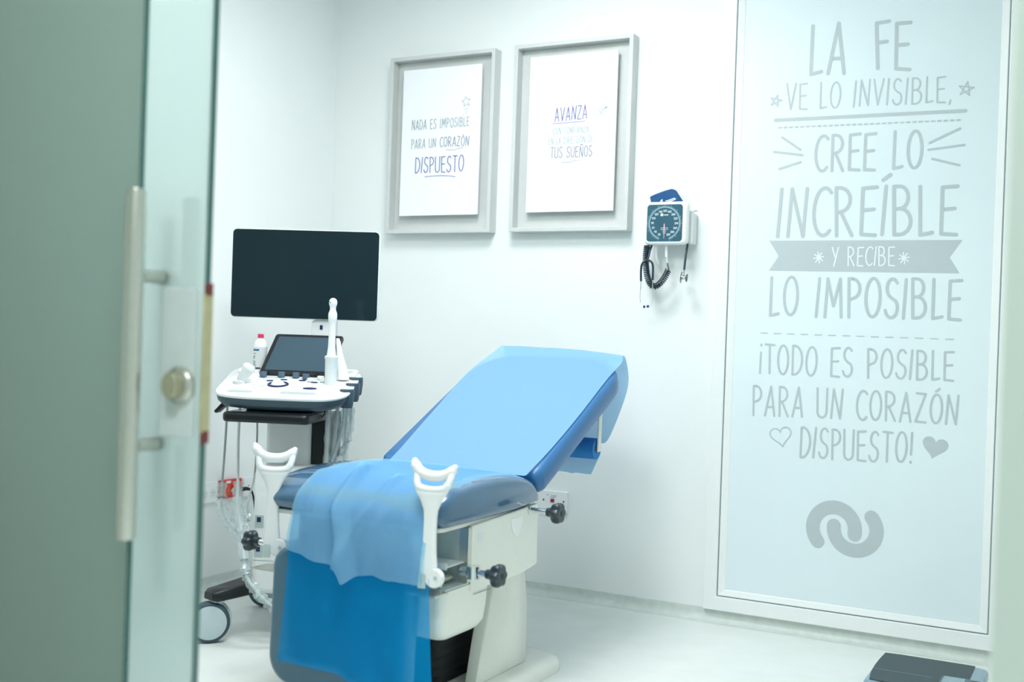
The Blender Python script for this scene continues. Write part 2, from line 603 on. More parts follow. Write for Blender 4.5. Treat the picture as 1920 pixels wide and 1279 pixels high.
# ------------------------------------------------------------------ room shell
YW, XL, XR, YF, YB = 4.043, -3.09, 1.30, 1.43, -1.6
bm = BM()
box(bm, XL - 0.1, XR + 0.1, YB - 0.1, YW + 0.1, -0.06, 0)
tag(obj('floor', bm, 'floor', smooth=False), 'pale seamless vinyl floor of the consulting room', 'floor', kind='structure')
bm = BM()
box(bm, XL - 0.1, XR + 0.1, YB - 0.1, YW + 0.1, CEIL, CEIL + 0.06)
tag(obj('ceiling', bm, 'ceiling', smooth=False), 'flat white ceiling above the consulting room', 'ceiling', kind='structure')
bm = BM()
WX0, WX1, WZ0, WZ1 = -1.317, -0.293, 0.045, 2.42
box(bm, XL - 0.1, WX0, YW, YW + 0.1, 0, CEIL)
box(bm, WX1, XR + 0.1, YW, YW + 0.1, 0, CEIL)
box(bm, WX0, WX1, YW, YW + 0.1, WZ1, CEIL)
box(bm, WX0, WX1, YW, YW + 0.1, 0, WZ0)
tag(obj('wall_back', bm, 'wall', smooth=False), 'white wall carrying the two framed posters', 'wall', kind='structure')
bm = BM()
box(bm, XL - 0.1, XL, YB, YW, 0, CEIL)
tag(obj('wall_left', bm, 'wall', smooth=False), 'white wall with the red socket, behind the ultrasound cart', 'wall', kind='structure')
bm = BM()
box(bm, XR, XR + 0.1, YB, YW, 0, CEIL)
tag(obj('wall_right', bm, 'wall', smooth=False), 'plain white wall out of view on the right', 'wall', kind='structure')
bm = BM()
box(bm, -0.12, XR, YF, YF + 0.1, 0, CEIL)
box(bm, XL, -0.12, YF - 0.06, YF + 0.1, 2.2, CEIL)
tag(obj('wall_front', bm, 'corridor_wall', bevel=0.006), 'pale near wall edge beside the glass door opening, at the right edge', 'wall', kind='structure')
bm = BM()
box(bm, XL, XR, YB - 0.1, YB, 0, CEIL)
tag(obj('wall_corridor', bm, 'corridor_wall', smooth=False), 'plain corridor wall behind the viewpoint', 'wall', kind='structure')


def upstand(name, path, label):
    """coved floor upstand; path = list of (x, y, inward normal)"""
    bm = BM()
    prof = [(0.0, 0.046), (0.006, 0.046), (0.006, 0.03)] + [(0.006 + 0.028 * (1 - cos(radians(a))), 0.03 - 0.028 * sin(radians(a))) for a in (15, 30, 45, 60, 75, 90)] + [(0.04, 0.0004), (0.0, 0.0004)]
    secs = []
    for x, y, nx, ny in path:
        secs.append([(x + nx * d, y + ny * d, z) for d, z in prof])
    loft(bm, secs)
    tag(obj(name, bm, 'upstand'), label, 'baseboard', kind='structure')


upstand('baseboard_back', [(XL, YW, 1, -1), (XR, YW, 0, -1)], 'low coved floor upstand along the poster wall')
upstand('baseboard_left', [(XL, YW, 1, -1), (XL, YF, 1, 0)], 'low coved floor upstand along the cart wall')

# ceiling lamps (the lights of the room)
for i, (x, y, lab) in enumerate(((-1.75, 2.95, 'square ceiling panel lamp above the examination chair'), (-1.40, 1.82, 'square ceiling panel lamp just inside the glass door'), (-0.5, 0.1, 'square ceiling panel lamp in the corridor'))):
    t = empty('ceiling_lamp', (x, y, CEIL), 0, lab, 'lamp', 'square ceiling panel lamps')
    bm = BM()
    for a in (-1, 1):
        box(bm, a * 0.29 - 0.02, a * 0.29 + 0.02, -0.31, 0.31, -0.03, 0)
        box(bm, -0.27, 0.27, a * 0.29 - 0.02, a * 0.29 + 0.02, -0.03, 0)
    obj('lamp_frame', bm, 'pvc', t, smooth=False)
    bm = BM()
    box(bm, -0.27, 0.27, -0.27, 0.27, -0.02, -0.004)
    obj('diffuser', bm, 'lamp', t, smooth=False)

# ------------------------------------------------------------------ frosted window with lettering
win = empty('window_1', ((WX0 + WX1) / 2, YW, WZ0), 0, 'tall frosted glass panel with grey inspirational lettering in a white frame', 'window', kind='structure')
WO = Vector(win.location)


def wput(y):
    return lambda x, z: Vector((x, y, z)) - WO


def ring_frame(bm, xo0, xo1, zo0, zo1, xi0, xi1, zi0, zi1, ya, yb, yback):
    """mitred frame; front edge outer at ya, inner at yb"""
    o = [(xo0, zo0), (xo1, zo0), (xo1, zo1), (xo0, zo1)]
    i = [(xi0, zi0), (xi1, zi0), (xi1, zi1), (xi0, zi1)]
    A = [bm.verts.new(Vector((x, ya, z)) - WO) for x, z in o]
    B = [bm.verts.new(Vector((x, yb, z)) - WO) for x, z in i]
    A2 = [bm.verts.new(Vector((x, yback, z)) - WO) for x, z in o]
    B2 = [bm.verts.new(Vector((x, yback, z)) - WO) for x, z in i]
    for k in range(4):
        j = (k + 1) % 4
        bm.faces.new((A[k], A[j], B[j], B[k]))
        bm.faces.new((A[k], A2[k], A2[j], A[j]))
        bm.faces.new((B[k], B[j], B2[j], B2[k]))
        bm.faces.new((A2[k], B2[k], B2[j], A2[j]))


bm = BM()
ring_frame(bm, WX0, WX1, WZ0, WZ1, -1.266, -0.344, 0.097, 2.368, 4.020, 4.020, 4.10)
obj('window_frame', bm, 'pvc', win, smooth=False, bevel=0.003, segs=2)
bm = BM()
ring_frame(bm, -1.2655, -0.3445, 0.0975, 2.3675, -1.262, -0.348, 0.101, 2.364, 4.0235, 4.0235, 4.06)
obj('gasket', bm, 'gasket', win, smooth=False)
bm = BM()
ring_frame(bm, -1.262, -0.348, 0.101, 2.364, -1.236, -0.3725, 0.1235, 2.338, 4.0215, 4.0285, 4.06)
obj('glazing_bead', bm, 'pvc', win, smooth=False, bevel=0.002, segs=2)
bm = BM()
box(bm, -1.25 - WO.x, -0.36 - WO.x, 4.0302 - WO.y, 4.038 - WO.y, 0.11 - WO.z, 2.35 - WO.z)
obj('frosted_pane', bm, 'frost', win, smooth=False)

YT = 4.0296
WTXT = [
    ('LA', -0.9946, 1.9869, -0.8739, 1.9812, 0.1705, 0.1775, 0.0125),
    ('FE', -0.7713, 1.9868, -0.6600, 1.9784, 0.1623, 0.1602, 0.0125),
    ('VE LO INVISIBLE,', -1.0737, 1.8653, -0.5211, 1.8574, 0.0918, 0.0858, 0.0058),
    ('CREE LO', -0.9654, 1.6439, -0.6085, 1.6377, 0.1245, 0.1265, 0.0105),
    ('INCREÍBLE', -1.0901, 1.4134, -0.4923, 1.4125, 0.1703, 0.1621, 0.0125),
    ('LO IMPOSIBLE', -1.1088, 1.1297, -0.4692, 1.1299, 0.1362, 0.1314, 0.0105),
    ('¡TODO ES POSIBLE', -1.1382, 0.9192, -0.4838, 0.9248, 0.1039, 0.0960, 0.0074),
    ('PARA UN CORAZÓN', -1.1582, 0.7676, -0.4639, 0.7819, 0.1060, 0.0957, 0.0074),
    ('DISPUESTO!', -0.9816, 0.6275, -0.6047, 0.6402, 0.1057, 0.1011, 0.0074),
]
put = wput(YT)
for s, x0, z0, x1, z1, h0, h1, w in WTXT:
    bm = BM()
    text_line(bm, s, x0, z0, x1, z1, h0, h1, w, put)
    obj('lettering', bm, 'letter', win, smooth=False)


def star_pts(cx, cz, r, rot, inner=None):
    out = []
    if inner is None:
        for k in range(6):
            a = radians(rot + 144 * k)
            out.append((cx + r * cos(a), cz + r * sin(a)))
    else:
        for k in range(11):
            a = radians(rot + 36 * k)
            q = r if k % 2 == 0 else inner
            out.append((cx + q * cos(a), cz + q * sin(a)))
    return out


for cx, cz, r, rot in ((-1.1134, 1.8994, 0.022, 75), (-0.4747, 1.8969, 0.025, 80)):
    bm = BM()
    ribbon(bm, star_pts(cx, cz, r, rot), 0.0042, put)
    obj('star', bm, 'letter', win, smooth=False)
bm = BM()
ribbon(bm, [(-1.1129, 1.8303), (-0.4741, 1.8246)], 0.0115, put)
obj('underline', bm, 'letter', win, smooth=False)
bm = BM()
for k in range(31):
    t = k / 30.6
    x, z = -1.1003 + 0.6126 * t, 1.8024 - 0.0077 * t
    ribbon(bm, [(x, z), (x + 0.0095, z)], 0.006, put)
obj('dotted_line', bm, 'letter', win, smooth=False)
for pts, nm in (([(-1.0863, 1.7674), (-1.0189, 1.7198), (-1.1146, 1.7166), (-1.0107, 1.7005), (-1.093, 1.6544), (-1.0174, 1.6761)], 'ray_burst'),
                ([(-0.5841, 1.7231), (-0.4895, 1.7664), (-0.5867, 1.6998), (-0.4743, 1.7106), (-0.5737, 1.6687), (-0.487, 1.6436)], 'ray_burst')):
    bm = BM()
    for k in range(0, 6, 2):
        ribbon(bm, [pts[k], pts[k + 1]], 0.008, put)
    obj(nm, bm, 'letter', win, smooth=False)
bm = BM()
bp = [(-1.1193, 1.3975), (-0.4693, 1.3945), (-0.5074, 1.336), (-0.4745, 1.2837), (-1.1173, 1.2901), (-1.0836, 1.3418)]
bc = bm.verts.new(put(-0.8, 1.34))
bv = [bm.verts.new(put(*p)) for p in bp]
for k in range(6):
    bm.faces.new((bc, bv[k], bv[(k + 1) % 6]))
ban = obj('ribbon_banner', bm, 'letter', win, smooth=False)
put2 = wput(YT - 0.0004)
bm = BM()
text_line(bm, 'Y RECIBE', -0.8957, 1.3078, -0.6854, 1.3083, 0.0654, 0.0638, 0.0048, put2)
for cx, cz in ((-0.9413, 1.3366), (-0.6532, 1.3344)):
    for k in range(4):
        a = radians(10 + 45 * k)
        ribbon(bm, [(cx - 0.017 * cos(a), cz - 0.019 * sin(a)), (cx + 0.017 * cos(a), cz + 0.019 * sin(a))], 0.0045, put2)
obj('banner_lettering', bm, 'letter_white', ban, smooth=False)
bm = BM()
for k in range(14):
    t = k / 13.55
    x, z = -1.1384 + 0.6548 * t, 1.0646 - 0.0018 * t
    ribbon(bm, [(x, z), (x + 0.024, z)], 0.0035, put)
obj('dashed_line', bm, 'letter', win, smooth=False)


def heart(cx, cz, w, h, rot):
    out = []
    for k in range(41):
        t = 2 * pi * k / 40
        x = 16 * sin(t) ** 3 / 32 * w
        z = (13 * cos(t) - 5 * cos(2 * t) - 2 * cos(3 * t) - cos(4 * t) + 2.5) / 29 * h
        a = radians(rot)
        out.append((cx + x * cos(a) - z * sin(a), cz + x * sin(a) + z * cos(a)))
    return out


bm = BM()
ribbon(bm, heart(-1.051, 0.694, 0.076, 0.068, 12), 0.0042, put)
obj('heart', bm, 'letter', win, smooth=False, label='grey outline heart')
bm = BM()
hp = heart(-0.533, 0.694, 0.083, 0.074, -10)
c = bm.verts.new(put(-0.533, 0.694))
hv = [bm.verts.new(put(*p)) for p in hp[:-1]]
for k in range(40):
    bm.faces.new((c, hv[k], hv[(k + 1) % 40]))
obj('heart', bm, 'letter', win, smooth=False, label='solid grey heart')
bm = BM()
ribbon(bm, arc(-0.8553, 0.3885, 0.0725, 0.075, 222, -10, 40) + [(-0.7835, 0.3915)], 0.0475, put)
ribbon(bm, [(-0.8556, 0.397)] + arc(-0.7832, 0.3935, 0.0722, 0.0725, 175, 402, 40), 0.0475, put)
obj('logo', bm, 'letter', win, smooth=False)

# ------------------------------------------------------------------ sliding glass front (out of focus, near)
door = empty('door_1', (-1.345, 1.43, 0), 0, 'half open frosted glass sliding door with steel pull bar, at the left', 'door', kind='structure')
DO = Vector(door.location)
bm = BM()
box(bm, -2.35 - DO.x, -0.0, -0.006, 0.006, 0.012, 2.2)
obj('glass_leaf', bm, 'door_glass', door, smooth=False, bevel=0.0015, segs=1)
bm = BM()
box(bm, 0.0002, 0.0016, -0.0062, 0.0062, 0.012, 2.2)
obj('glass_edge', bm, 'glass_edge', door, smooth=False)
BX = -1.446 - DO.x
for sgn, nm in ((-1, 'pull_handle'), (1, 'pull_handle')):
    yy = sgn * 0.066
    bm = BM()
    lathe(bm, [(0.006, 0.666), (0.0155, 0.667), (0.0165, 0.671), (0.0165, 1.246), (0.0155, 1.250), (0.006, 1.251)], 28, mtx=Matrix.Translation((BX, yy, 0)))
    h = obj(nm, bm, 'steel', door, label='satin steel pull bar on the %s face' % ('outer' if sgn < 0 else 'inner'))
    for z in (1.106, 0.822):
        bm = BM()
        cyl(bm, (BX, yy - sgn * 0.014, z), (BX, sgn * 0.0105, z), 0.0115, n=20)
        cyl(bm, (BX, sgn * 0.0105, z), (BX, sgn * 0.0063, z), 0.0118, n=20)
        obj('standoff', bm, 'steel', h)
bm = BM()
for s in (-1,):
    prism(bm, rrect(-0.088, -0.012, 0.838, 1.088, 0.006), lambda x, z: Vector((x, s * 0.0065, z)), lambda x, z: Vector((x, s * 0.0135, z)))
lk = obj('lock_case', bm, 'lock_case', door, bevel=0.0015, segs=2)
bm = BM()
mt = Matrix.Translation((-0.040, -0.0138, 0.925)) @ Matrix.Rotation(pi / 2, 4, 'X')
lathe(bm, [(0.0, 0.0), (0.032, 0.0), (0.032, 0.005), (0.028, 0.010), (0.020, 0.012), (0.0, 0.012)], 28, mtx=mt, caps=False)
ky = obj('lock_rose', bm, 'steel', lk)
ky.scale = (1, 1, 1)
bm = BM()
prism(bm, arc(-0.040, 0.925, 0.017, 0.022, 0, 345, 23), lambda x, z: Vector((x, -0.0258, z)), lambda x, z: Vector((x, -0.0420, z)))
obj('thumb_turn', bm, 'brass', lk, bevel=0.002)
bm = BM()
box(bm, 0.0018, 0.0060, -0.0125, 0.0095, 0.846, 1.080)
sp = obj('strike_plate', bm, 'strike', door, bevel=0.001, segs=1)
for z in (0.840, 1.087):
    bm = BM()
    box(bm, 0.0018, 0.0072, -0.0085, 0.0075, z - 0.0105, z + 0.0105)
    obj('buffer', bm, 'red_rubber', sp, bevel=0.001, segs=1)

pane = empty('window_2', (-1.458, 1.385, 0), 0, 'dark green frosted fixed glass pane filling the left edge', 'window', kind='structure')
bm = BM()
box(bm, XL + 1.458, 0, -0.005, 0.005, 0.0, 2.2)
obj('frosted_pane', bm, 'pane_glass', pane, smooth=False)
bm = BM()
box(bm, 0.0002, 0.0016, -0.0052, 0.0052, 0.0, 2.2)
obj('glass_edge', bm, 'glass_edge', pane, smooth=False)


# ------------------------------------------------------------------ framed posters
def poster(name, x0, x1, z0, z1, bx0, bx1, bz0, bz1, label, draw):
    t = empty(name, ((x0 + x1) / 2, YW, (z0 + z1) / 2), 0, label, 'picture', 'grey framed posters on the white wall')
    O = Vector(t.location)
    B = 0.0165
    yf = 3.988
    bm = BM()
    o = [(x0, z0), (x1, z0), (x1, z1), (x0, z1)]
    i = [(x0 + B, z0 + B), (x1 - B, z0 + B), (x1 - B, z1 - B), (x0 + B, z1 - B)]
    A = [bm.verts.new(Vector((x, yf, z)) - O) for x, z in o]
    Bv = [bm.verts.new(Vector((x, yf, z)) - O) for x, z in i]
    A2 = [bm.verts.new(Vector((x, YW - 0.0005, z)) - O) for x, z in o]
    B2 = [bm.verts.new(Vector((x, YW - 0.012, z)) - O) for x, z in i]
    for k in range(4):
        j = (k + 1) % 4
        bm.faces.new((A[k], A[j], Bv[j], Bv[k]))
        bm.faces.new((A[k], A2[k], A2[j], A[j]))
        bm.faces.new((Bv[k], Bv[j], B2[j], B2[k]))
        bm.faces.new((A2[k], B2[k], B2[j], A2[j]))
    obj('frame', bm, 'frame_grey', t, smooth=False, bevel=0.0018, segs=2)
    bm = BM()
    box(bm, x0 + B - O.x, x1 - B - O.x, -0.012, -0.002, z0 + B - O.z, z1 - B - O.z)
    obj('backing', bm, 'frame_grey', t, smooth=False)
    bm = BM()
    box(bm, bx0 - O.x, bx1 - O.x, 4.0 - O.y, 4.008 - O.y, bz0 - O.z, bz1 - O.z)
    box(bm, bx0 + 0.06 - O.x, bx1 - 0.06 - O.x, 4.008 - O.y, -0.012, bz0 + 0.06 - O.z, bz1 - 0.06 - O.z)
    b = obj('board', bm, 'poster', t, smooth=False)
    draw(b, lambda x, z: Vector((x, 3.9994, z)) - O)


def ink(parent, put, name, m, lines=(), strokes=(), w=0.002):
    bm = BM()
    for l in lines:
        text_line(bm, *l[:7], l[7] * 1.12, put)
    for s, sw in strokes:
        ribbon(bm, s, sw, put)
    obj(name, bm, m, parent, smooth=False)


def draw1(b, put):
    ink(b, put, 'lettering', 'ink_grey', [('NADA ES IMPOSIBLE', -2.6505, 1.8726, -2.3724, 1.8758, 0.0416, 0.0361, 0.0024)])
    ink(b, put, 'lettering', 'ink_grey', [('PARA UN', -2.6500, 1.7936, -2.5303, 1.7953, 0.0394, 0.0378, 0.0024)])
    ink(b, put, 'lettering', 'ink_slate', [('CORAZÓN', -2.5090, 1.7961, -2.3705, 1.7956, 0.0399, 0.0383, 0.0027)],
        [([(-2.4789, 1.7826), (-2.4361, 1.7798), (-2.4278, 1.7846), (-2.3974, 1.7876)], 0.0018)])
    ink(b, put, 'lettering', 'ink_purple', [('DISPUESTO', -2.6272, 1.6913, -2.3930, 1.6911, 0.0628, 0.0657, 0.0036)],
        [([(-2.5787, 1.6741), (-2.54, 1.6762), (-2.5023, 1.6764), (-2.46, 1.674), (-2.43, 1.6695)], 0.0026)])
    ink(b, put, 'star', 'ink_grey', (), [(star_pts(-2.3896, 1.976, 0.0215, 100, 0.010), 0.0018)])
    tr = [(-2.3789, 1.9608), (-2.3801, 1.9478), (-2.3985, 1.9446), (-2.3848, 1.9394), (-2.3829, 1.932), (-2.3978, 1.9257), (-2.4075, 1.9146)]
    ink(b, put, 'trail', 'ink_grey', (), [([p, ((p[0] + q[0]) / 2, (p[1] + q[1]) / 2)], 0.0016) for p, q in zip(tr, tr[1:])])


def draw2(b, put):
    ink(b, put, 'lettering', 'ink_purple', [('AVANZA', -1.9812, 1.8702, -1.8435, 1.8750, 0.0525, 0.0528, 0.003)], [([(-1.9907, 1.8621), (-1.8497, 1.8644)], 0.0022)])
    ink(b, put, 'lettering', 'ink_pale', [('CON CONFIANZA', -1.9874, 1.8194, -1.8335, 1.8204, 0.0252, 0.0248, 0.0018)])
    ink(b, put, 'lettering', 'ink_pale', [('EN LA DIRECCIÓN DE', -2.0046, 1.7795, -1.8152, 1.7827, 0.0263, 0.0258, 0.0018)])
    ink(b, put, 'lettering', 'ink_slate', [('TUS SUEÑOS', -1.9955, 1.7266, -1.8176, 1.7272, 0.0421, 0.0413, 0.0026)], [([(-1.947, 1.7089), (-1.9066, 1.7078), (-1.8953, 1.7133), (-1.8667, 1.7142)], 0.0016)])
    pl = [(-1.759, 1.9162), (-1.7977, 1.9059), (-1.7895, 1.8964), (-1.7886, 1.8873), (-1.7832, 1.8934), (-1.7746, 1.8852), (-1.759, 1.9162), (-1.7895, 1.8964)]
    ink(b, put, 'paper_plane', 'ink_grey', (), [(pl, 0.0016), ([(-1.759, 1.9162), (-1.7832, 1.8934)], 0.0014)])
    ink(b, put, 'trail', 'ink_pale', (), [([(-1.7996, 1.8816), (-1.8105, 1.8719), (-1.8002, 1.861), (-1.7921, 1.8696), (-1.8023, 1.8779)], 0.0012), ([(-1.8145, 1.8657), (-1.818, 1.855)], 0.0014), ([(-1.8195, 1.851), (-1.8221, 1.8443)], 0.0014)])
    ink(b, put, 'wave', 'ink_pale', (), [([(-2.052, 1.6961), (-2.043, 1.695), (-2.0345, 1.702), (-2.024, 1.699), (-2.0139, 1.7024)], 0.001), ([(-2.0569, 1.6685), (-2.038, 1.669), (-2.0184, 1.6671), (-2.0, 1.672), (-1.9865, 1.6751)], 0.001)])


poster('framed_poster', -2.7625, -2.2545, 1.4375, 2.1820, -2.7005, -2.3200, 1.5130, 2.1265, 'grey framed poster reading Nada es imposible para un corazón dispuesto', draw1)
poster('framed_poster', -2.1662, -1.6560, 1.4380, 2.1845, -2.0975, -1.7215, 1.5160, 2.1310, 'grey framed poster reading Avanza con confianza, with paper plane drawing', draw2)

# ------------------------------------------------------------------ examination chair
CH = empty('examination_chair', (-1.75, 2.70, 0), 0, 'blue reclining gynaecological examination chair with white leg rests', 'chair')
CO = Vector(CH.location)


def rib_profile(P, cx, cz, s):
    return [(cx + (a - cx) * s, cz + (b - cz) * s) for a, b in P]


# seat cushion: (y, z) profile lofted across x with a crown
SEATP = [(.262, .546), (.258, .572), (.215, .612), (.13, .634), (.03, .642), (-.08, .642), (-.18, .634), (-.245, .618), (-.285, .595), (-.302, .568), (-.296, .546), (-.27, .534), (-.1, .534), (.12, .536)]
_sp = spline([(0, a, b) for a, b in SEATP[:11]], 4)
SEATF = [(p.y, p.z) for p in _sp] + SEATP[11:]


def seat_top(x, y):
    """height of the cushion top at chair-local x, y"""
    z = .5
    for (y1, z1), (y0, z0) in zip(SEATF, SEATF[1:]):
        if min(y0, y1) <= y <= max(y0, y1) and min(z0, z1) > .56:
            t = (y - y0) / ((y1 - y0) or 1)
            z = max(z, z0 + (z1 - z0) * t)
    u = abs(x) / .28
    return z - .022 * u ** 6


bm = BM()
secs = []
for u in (-1, -.985, -.95, -.9, -.8, -.6, -.3, 0, .3, .6, .8, .9, .95, .985, 1):
    au = abs(u)
    s = {1: .70, .985: .84, .95: .925, .9: .965, .8: .99}.get(au, 1.0)
    secs.append([(u * .283, -.02 + (y + .02) * (1 - (1 - s) * .35), .565 + (z - .565) * (s if z > .565 else s)) for y, z in SEATF])
loft(bm, secs)
seat = obj('seat', bm, 'vinyl_seat', CH, angle=60)
# pale piping / seat board under the cushion
bm = BM()
prism(bm, rrect(-.27, .27, -.285, .255, .03), lambda x, y: Vector((x, y, .524)), lambda x, y: Vector((x, y, .536)))
obj('seat_board', bm, 'enamel', CH, bevel=.003)

# backrest
BT = Vector((0, .8945, .447))
BN = Vector((0, -.447, .8945))
B0 = Vector((0, .236, .627))


def back_pt(x, t, n):
    return B0 + Vector((x, 0, 0)) + BT * t + BN * n


bm = BM()
op = rrect(-.283, .283, 0, .742, [.15, .15, .03, .03], 10)
secs = []
for n, s in ((-.078, .90), (-.074, .95), (-.062, .985), (-.04, 1.0), (-.018, .995), (-.006, .975), (0, .935)):
    secs.append([back_pt(x * (1 - (1 - s) * .8), .371 + (t - .371) * (1 - (1 - s) * .55), n) for x, t in op])
loft(bm, secs)
obj('backrest', bm, 'vinyl', CH, angle=50)
bm = BM()
for x in (-.16, .16):
    box(bm, x - .02, x + .02, .30, .34, .40, .60)
box(bm, -.2, .2, .29, .33, .52, .56)
obj('backrest_hinge', bm, 'black', CH, bevel=.004)

# folded-down leg pad
bm = BM()
op = rrect(-.222, .212, .085, .445, [.05, .05, .075, .06], 8)
secs = []
for y, s in ((-.262, .93), (-.268, .975), (-.285, 1.0), (-.31, 1.0), (-.322, .975), (-.327, .92)):
    secs.append([(x * (1 - (1 - s) * .8), y - (0.445 - z) * .03, .265 + (z - .265) * (1 - (1 - s) * .8)) for x, z in op])
loft(bm, secs)
obj('leg_pad', bm, 'vinyl_pad', CH, angle=50)
bm = BM()
box(bm, -.12, .12, -.262, -.20, .30, .36)
obj('leg_pad_hinge', bm, 'steel', CH, bevel=.004)

# white body
bm = BM()
prism(bm, rrect(-.262, .262, -.135, .20, .02), lambda x, y: Vector((x, y, .372)), lambda x, y: Vector((x, y, .524)))
obj('body', bm, 'enamel', CH, bevel=.004)
for sgn in (-1, 1):
    bm = BM()
    pl = [(-.130, .525), (.245, .541), (.252, .368), (.238, .362), (.160, .352), (.02, .352), (-.130, .352)]
    prism(bm, pl, lambda y, z: Vector((sgn * .264, y, z)), lambda y, z: Vector((sgn * .280, y, z)))
    sp_ = obj('side_panel', bm, 'enamel', CH, bevel=.004)
    if sgn > 0:
        bm = BM()
        box(bm, .2803, .2809, -.105, -.075, .480, .502)
        obj('label_sticker', bm, 'offwhite_plastic', sp_, smooth=False)
    # curved clear strap hole
    bm = BM()
    prism(bm, arc(.115, .515, .034, .050, 180, 360, 14), lambda y, z: Vector((sgn * .2802, y, z)), lambda y, z: Vector((sgn * .2825, y, z)))
    obj('cover_cap', bm, 'white_gloss', sp_, bevel=.001)
# lower shell
bm = BM()
secs = []
for z, dy, dx in ((.372, 0, 0), (.30, .004, .004), (.262, .012, .008), (.243, .03, .02), (.236, .05, .03)):
    secs.append([(x, y, z) for x, y in rrect(-.272 + dx, .276 - dx, -.262 + dy, -.015 - dy * .6, .025)])
loft(bm, secs)
obj('lower_shell', bm, 'enamel', CH)
bm = BM()
box(bm, .2765, .2775, -.11, -.02, .341, .3425)
obj('shell_seam', bm, 'gasket', CH, smooth=False)
# steel drawer bays left and right of the body front
for sgn in (-1, 1):
    bay = None
    bm = BM()
    box(bm, sgn * .18 if sgn > 0 else -.276, .276 if sgn > 0 else sgn * .18, -.262, -.138, .374, .378)
    box(bm, sgn * .18 if sgn > 0 else -.276, .276 if sgn > 0 else sgn * .18, -.143, -.136, .378, .522)
    box(bm, sgn * .18 - .003, sgn * .18 + .003, -.262, -.143, .378, .522)
    bay = obj('drawer_bay', bm, 'teal_steel', CH, smooth=False)
    bm = BM()
    box(bm, sgn * .264 - .012, sgn * .264 + .012, -.149, -.144, .379, .520)
    box(bm, sgn * .276 - .0012, sgn * .276 + .0012, -.149, -.125, .379, .520)
    obj('bay_post', bm, 'steel', bay, smooth=False)
    bm = BM()
    box(bm, min(sgn * .19, sgn * .268), max(sgn * .19, sgn * .268), -.235, -.15, .430, .4345)
    box(bm, min(sgn * .19, sgn * .268), max(sgn * .19, sgn * .268), -.238, -.235, .425, .442)
    obj('tray', bm, 'offwhite_plastic', bay, smooth=False, bevel=.001)
    bm = BM()
    cyl(bm, (sgn * .235, -.235, .385), (sgn * .235, -.235, .425), .007)
    cyl(bm, (sgn * .235, -.25, .392), (sgn * .235, -.165, .392), .009)
    cyl(bm, (sgn * .252, -.24, .379), (sgn * .252, -.24, .398), .0055)
    obj('clamp_rod', bm, 'steel', bay)

# base, swing arms, bellows
bm = BM()
secs = []
for z, i in ((.0005, 0), (.02, .0), (.034, .006), (.042, .018), (.045, .04)):
    secs.append([(x, y, z) for x, y in rrect(-.27 + i, .27 - i, -.17 + i, .52 - i, .09 - i * .5)])
loft(bm, secs)
obj('base', bm, 'enamel', CH)
for sgn in (-1, 1):
    bm = BM()
    pl = [(.055, .046), (.085, .16), (.150, .352), (.320, .352), (.345, .25), (.352, .22), (.356, .046)]
    secs = []
    for x, i in ((sgn * .160, .008), (sgn * .165, .0), (sgn * .198, 0), (sgn * .204, .008)):
        cy = .22
        secs.append([(x, cy + (y - cy) * (1 - i / .13), z if z < .05 else z) for y, z in pl])
    loft(bm, secs)
    obj('support_arm', bm, 'enamel', CH, angle=50)
bm = BM()
secs = []
for k in range(15):
    z = .046 + k * .0136
    i = .004 if k % 2 else 0
    secs.append([(x, y, z) for x, y in rrect(-.128 + i, .118 - i, -.03 + i, .30 - i, .03)])
loft(bm, secs)
obj('bellows', bm, 'black_rubber', CH, angle=20)


# clamp knobs
def knob(name_parent, p, axis, r=.0285, depth=.030, lobes=6):
    """lobed hand knob whose inner face sits at p, pointing along axis"""
    ax = Vector(axis).normalized()
    u, w = frame_axes(ax)
    bm = BM()
    secs = []
    N = 60
    for d, s in ((0, .62), (.003, .80), (.008, .95), (.014, 1.0), (.022, 1.0), (.027, .95), (.030, .84)):
        ring = []
        for k in range(N):
            a = 2 * pi * k / N
            rr = r * s * (1 + .085 * cos(lobes * a) - .05 * max(0, -cos(lobes * a)) ** 2)
            ring.append(p + ax * (d * depth / .03) + (u * cos(a) + w * sin(a)) * rr)
        secs.append(ring)
    loft(bm, secs)
    cyl(bm, p - ax * .016, p, .012, .014, 20)
    k = obj('knob_head', bm, 'knob', name_parent, angle=35)
    bm = BM()
    cyl(bm, p + ax * (depth - .001), p + ax * (depth + .0006), .008, n=18)
    obj('knob_insert', bm, 'black', k)


for sgn in (-1, 1):
    p1 = Vector(((.366 if sgn > 0 else -.395), -.175 - (.02 if sgn < 0 else 0), .416))
    bm = BM()
    cyl(bm, (sgn * .276, p1.y, p1.z), (sgn * .300, p1.y, p1.z), .013, n=20)
    cyl(bm, (sgn * .310, p1.y, p1.z - .016), (sgn * .310, p1.y, p1.z + .016), .019, n=24)
    cyl(bm, (sgn * .30, p1.y, p1.z), (p1.x - sgn * .014, p1.y, p1.z), .009, n=16)
    cyl(bm, (sgn * .266, p1.y + .03, p1.z), (sgn * .30, p1.y, p1.z), .008, n=12)
    c = obj('leg_rest_clamp', bm, 'chrome', CH)
    knob(c, p1, (sgn, 0, 0))
    p2 = Vector((sgn * .352, .192, .528))
    bm = BM()
    cyl(bm, (sgn * .2805, p2.y, p2.z), (sgn * .284, p2.y, p2.z), .012, n=20)
    cyl(bm, (sgn * .282, p2.y, p2.z), (sgn * .338, p2.y, p2.z), .0085, n=20)
    c = obj('side_clamp', bm, 'chrome', CH)
    knob(c, p2, (sgn, 0, 0))


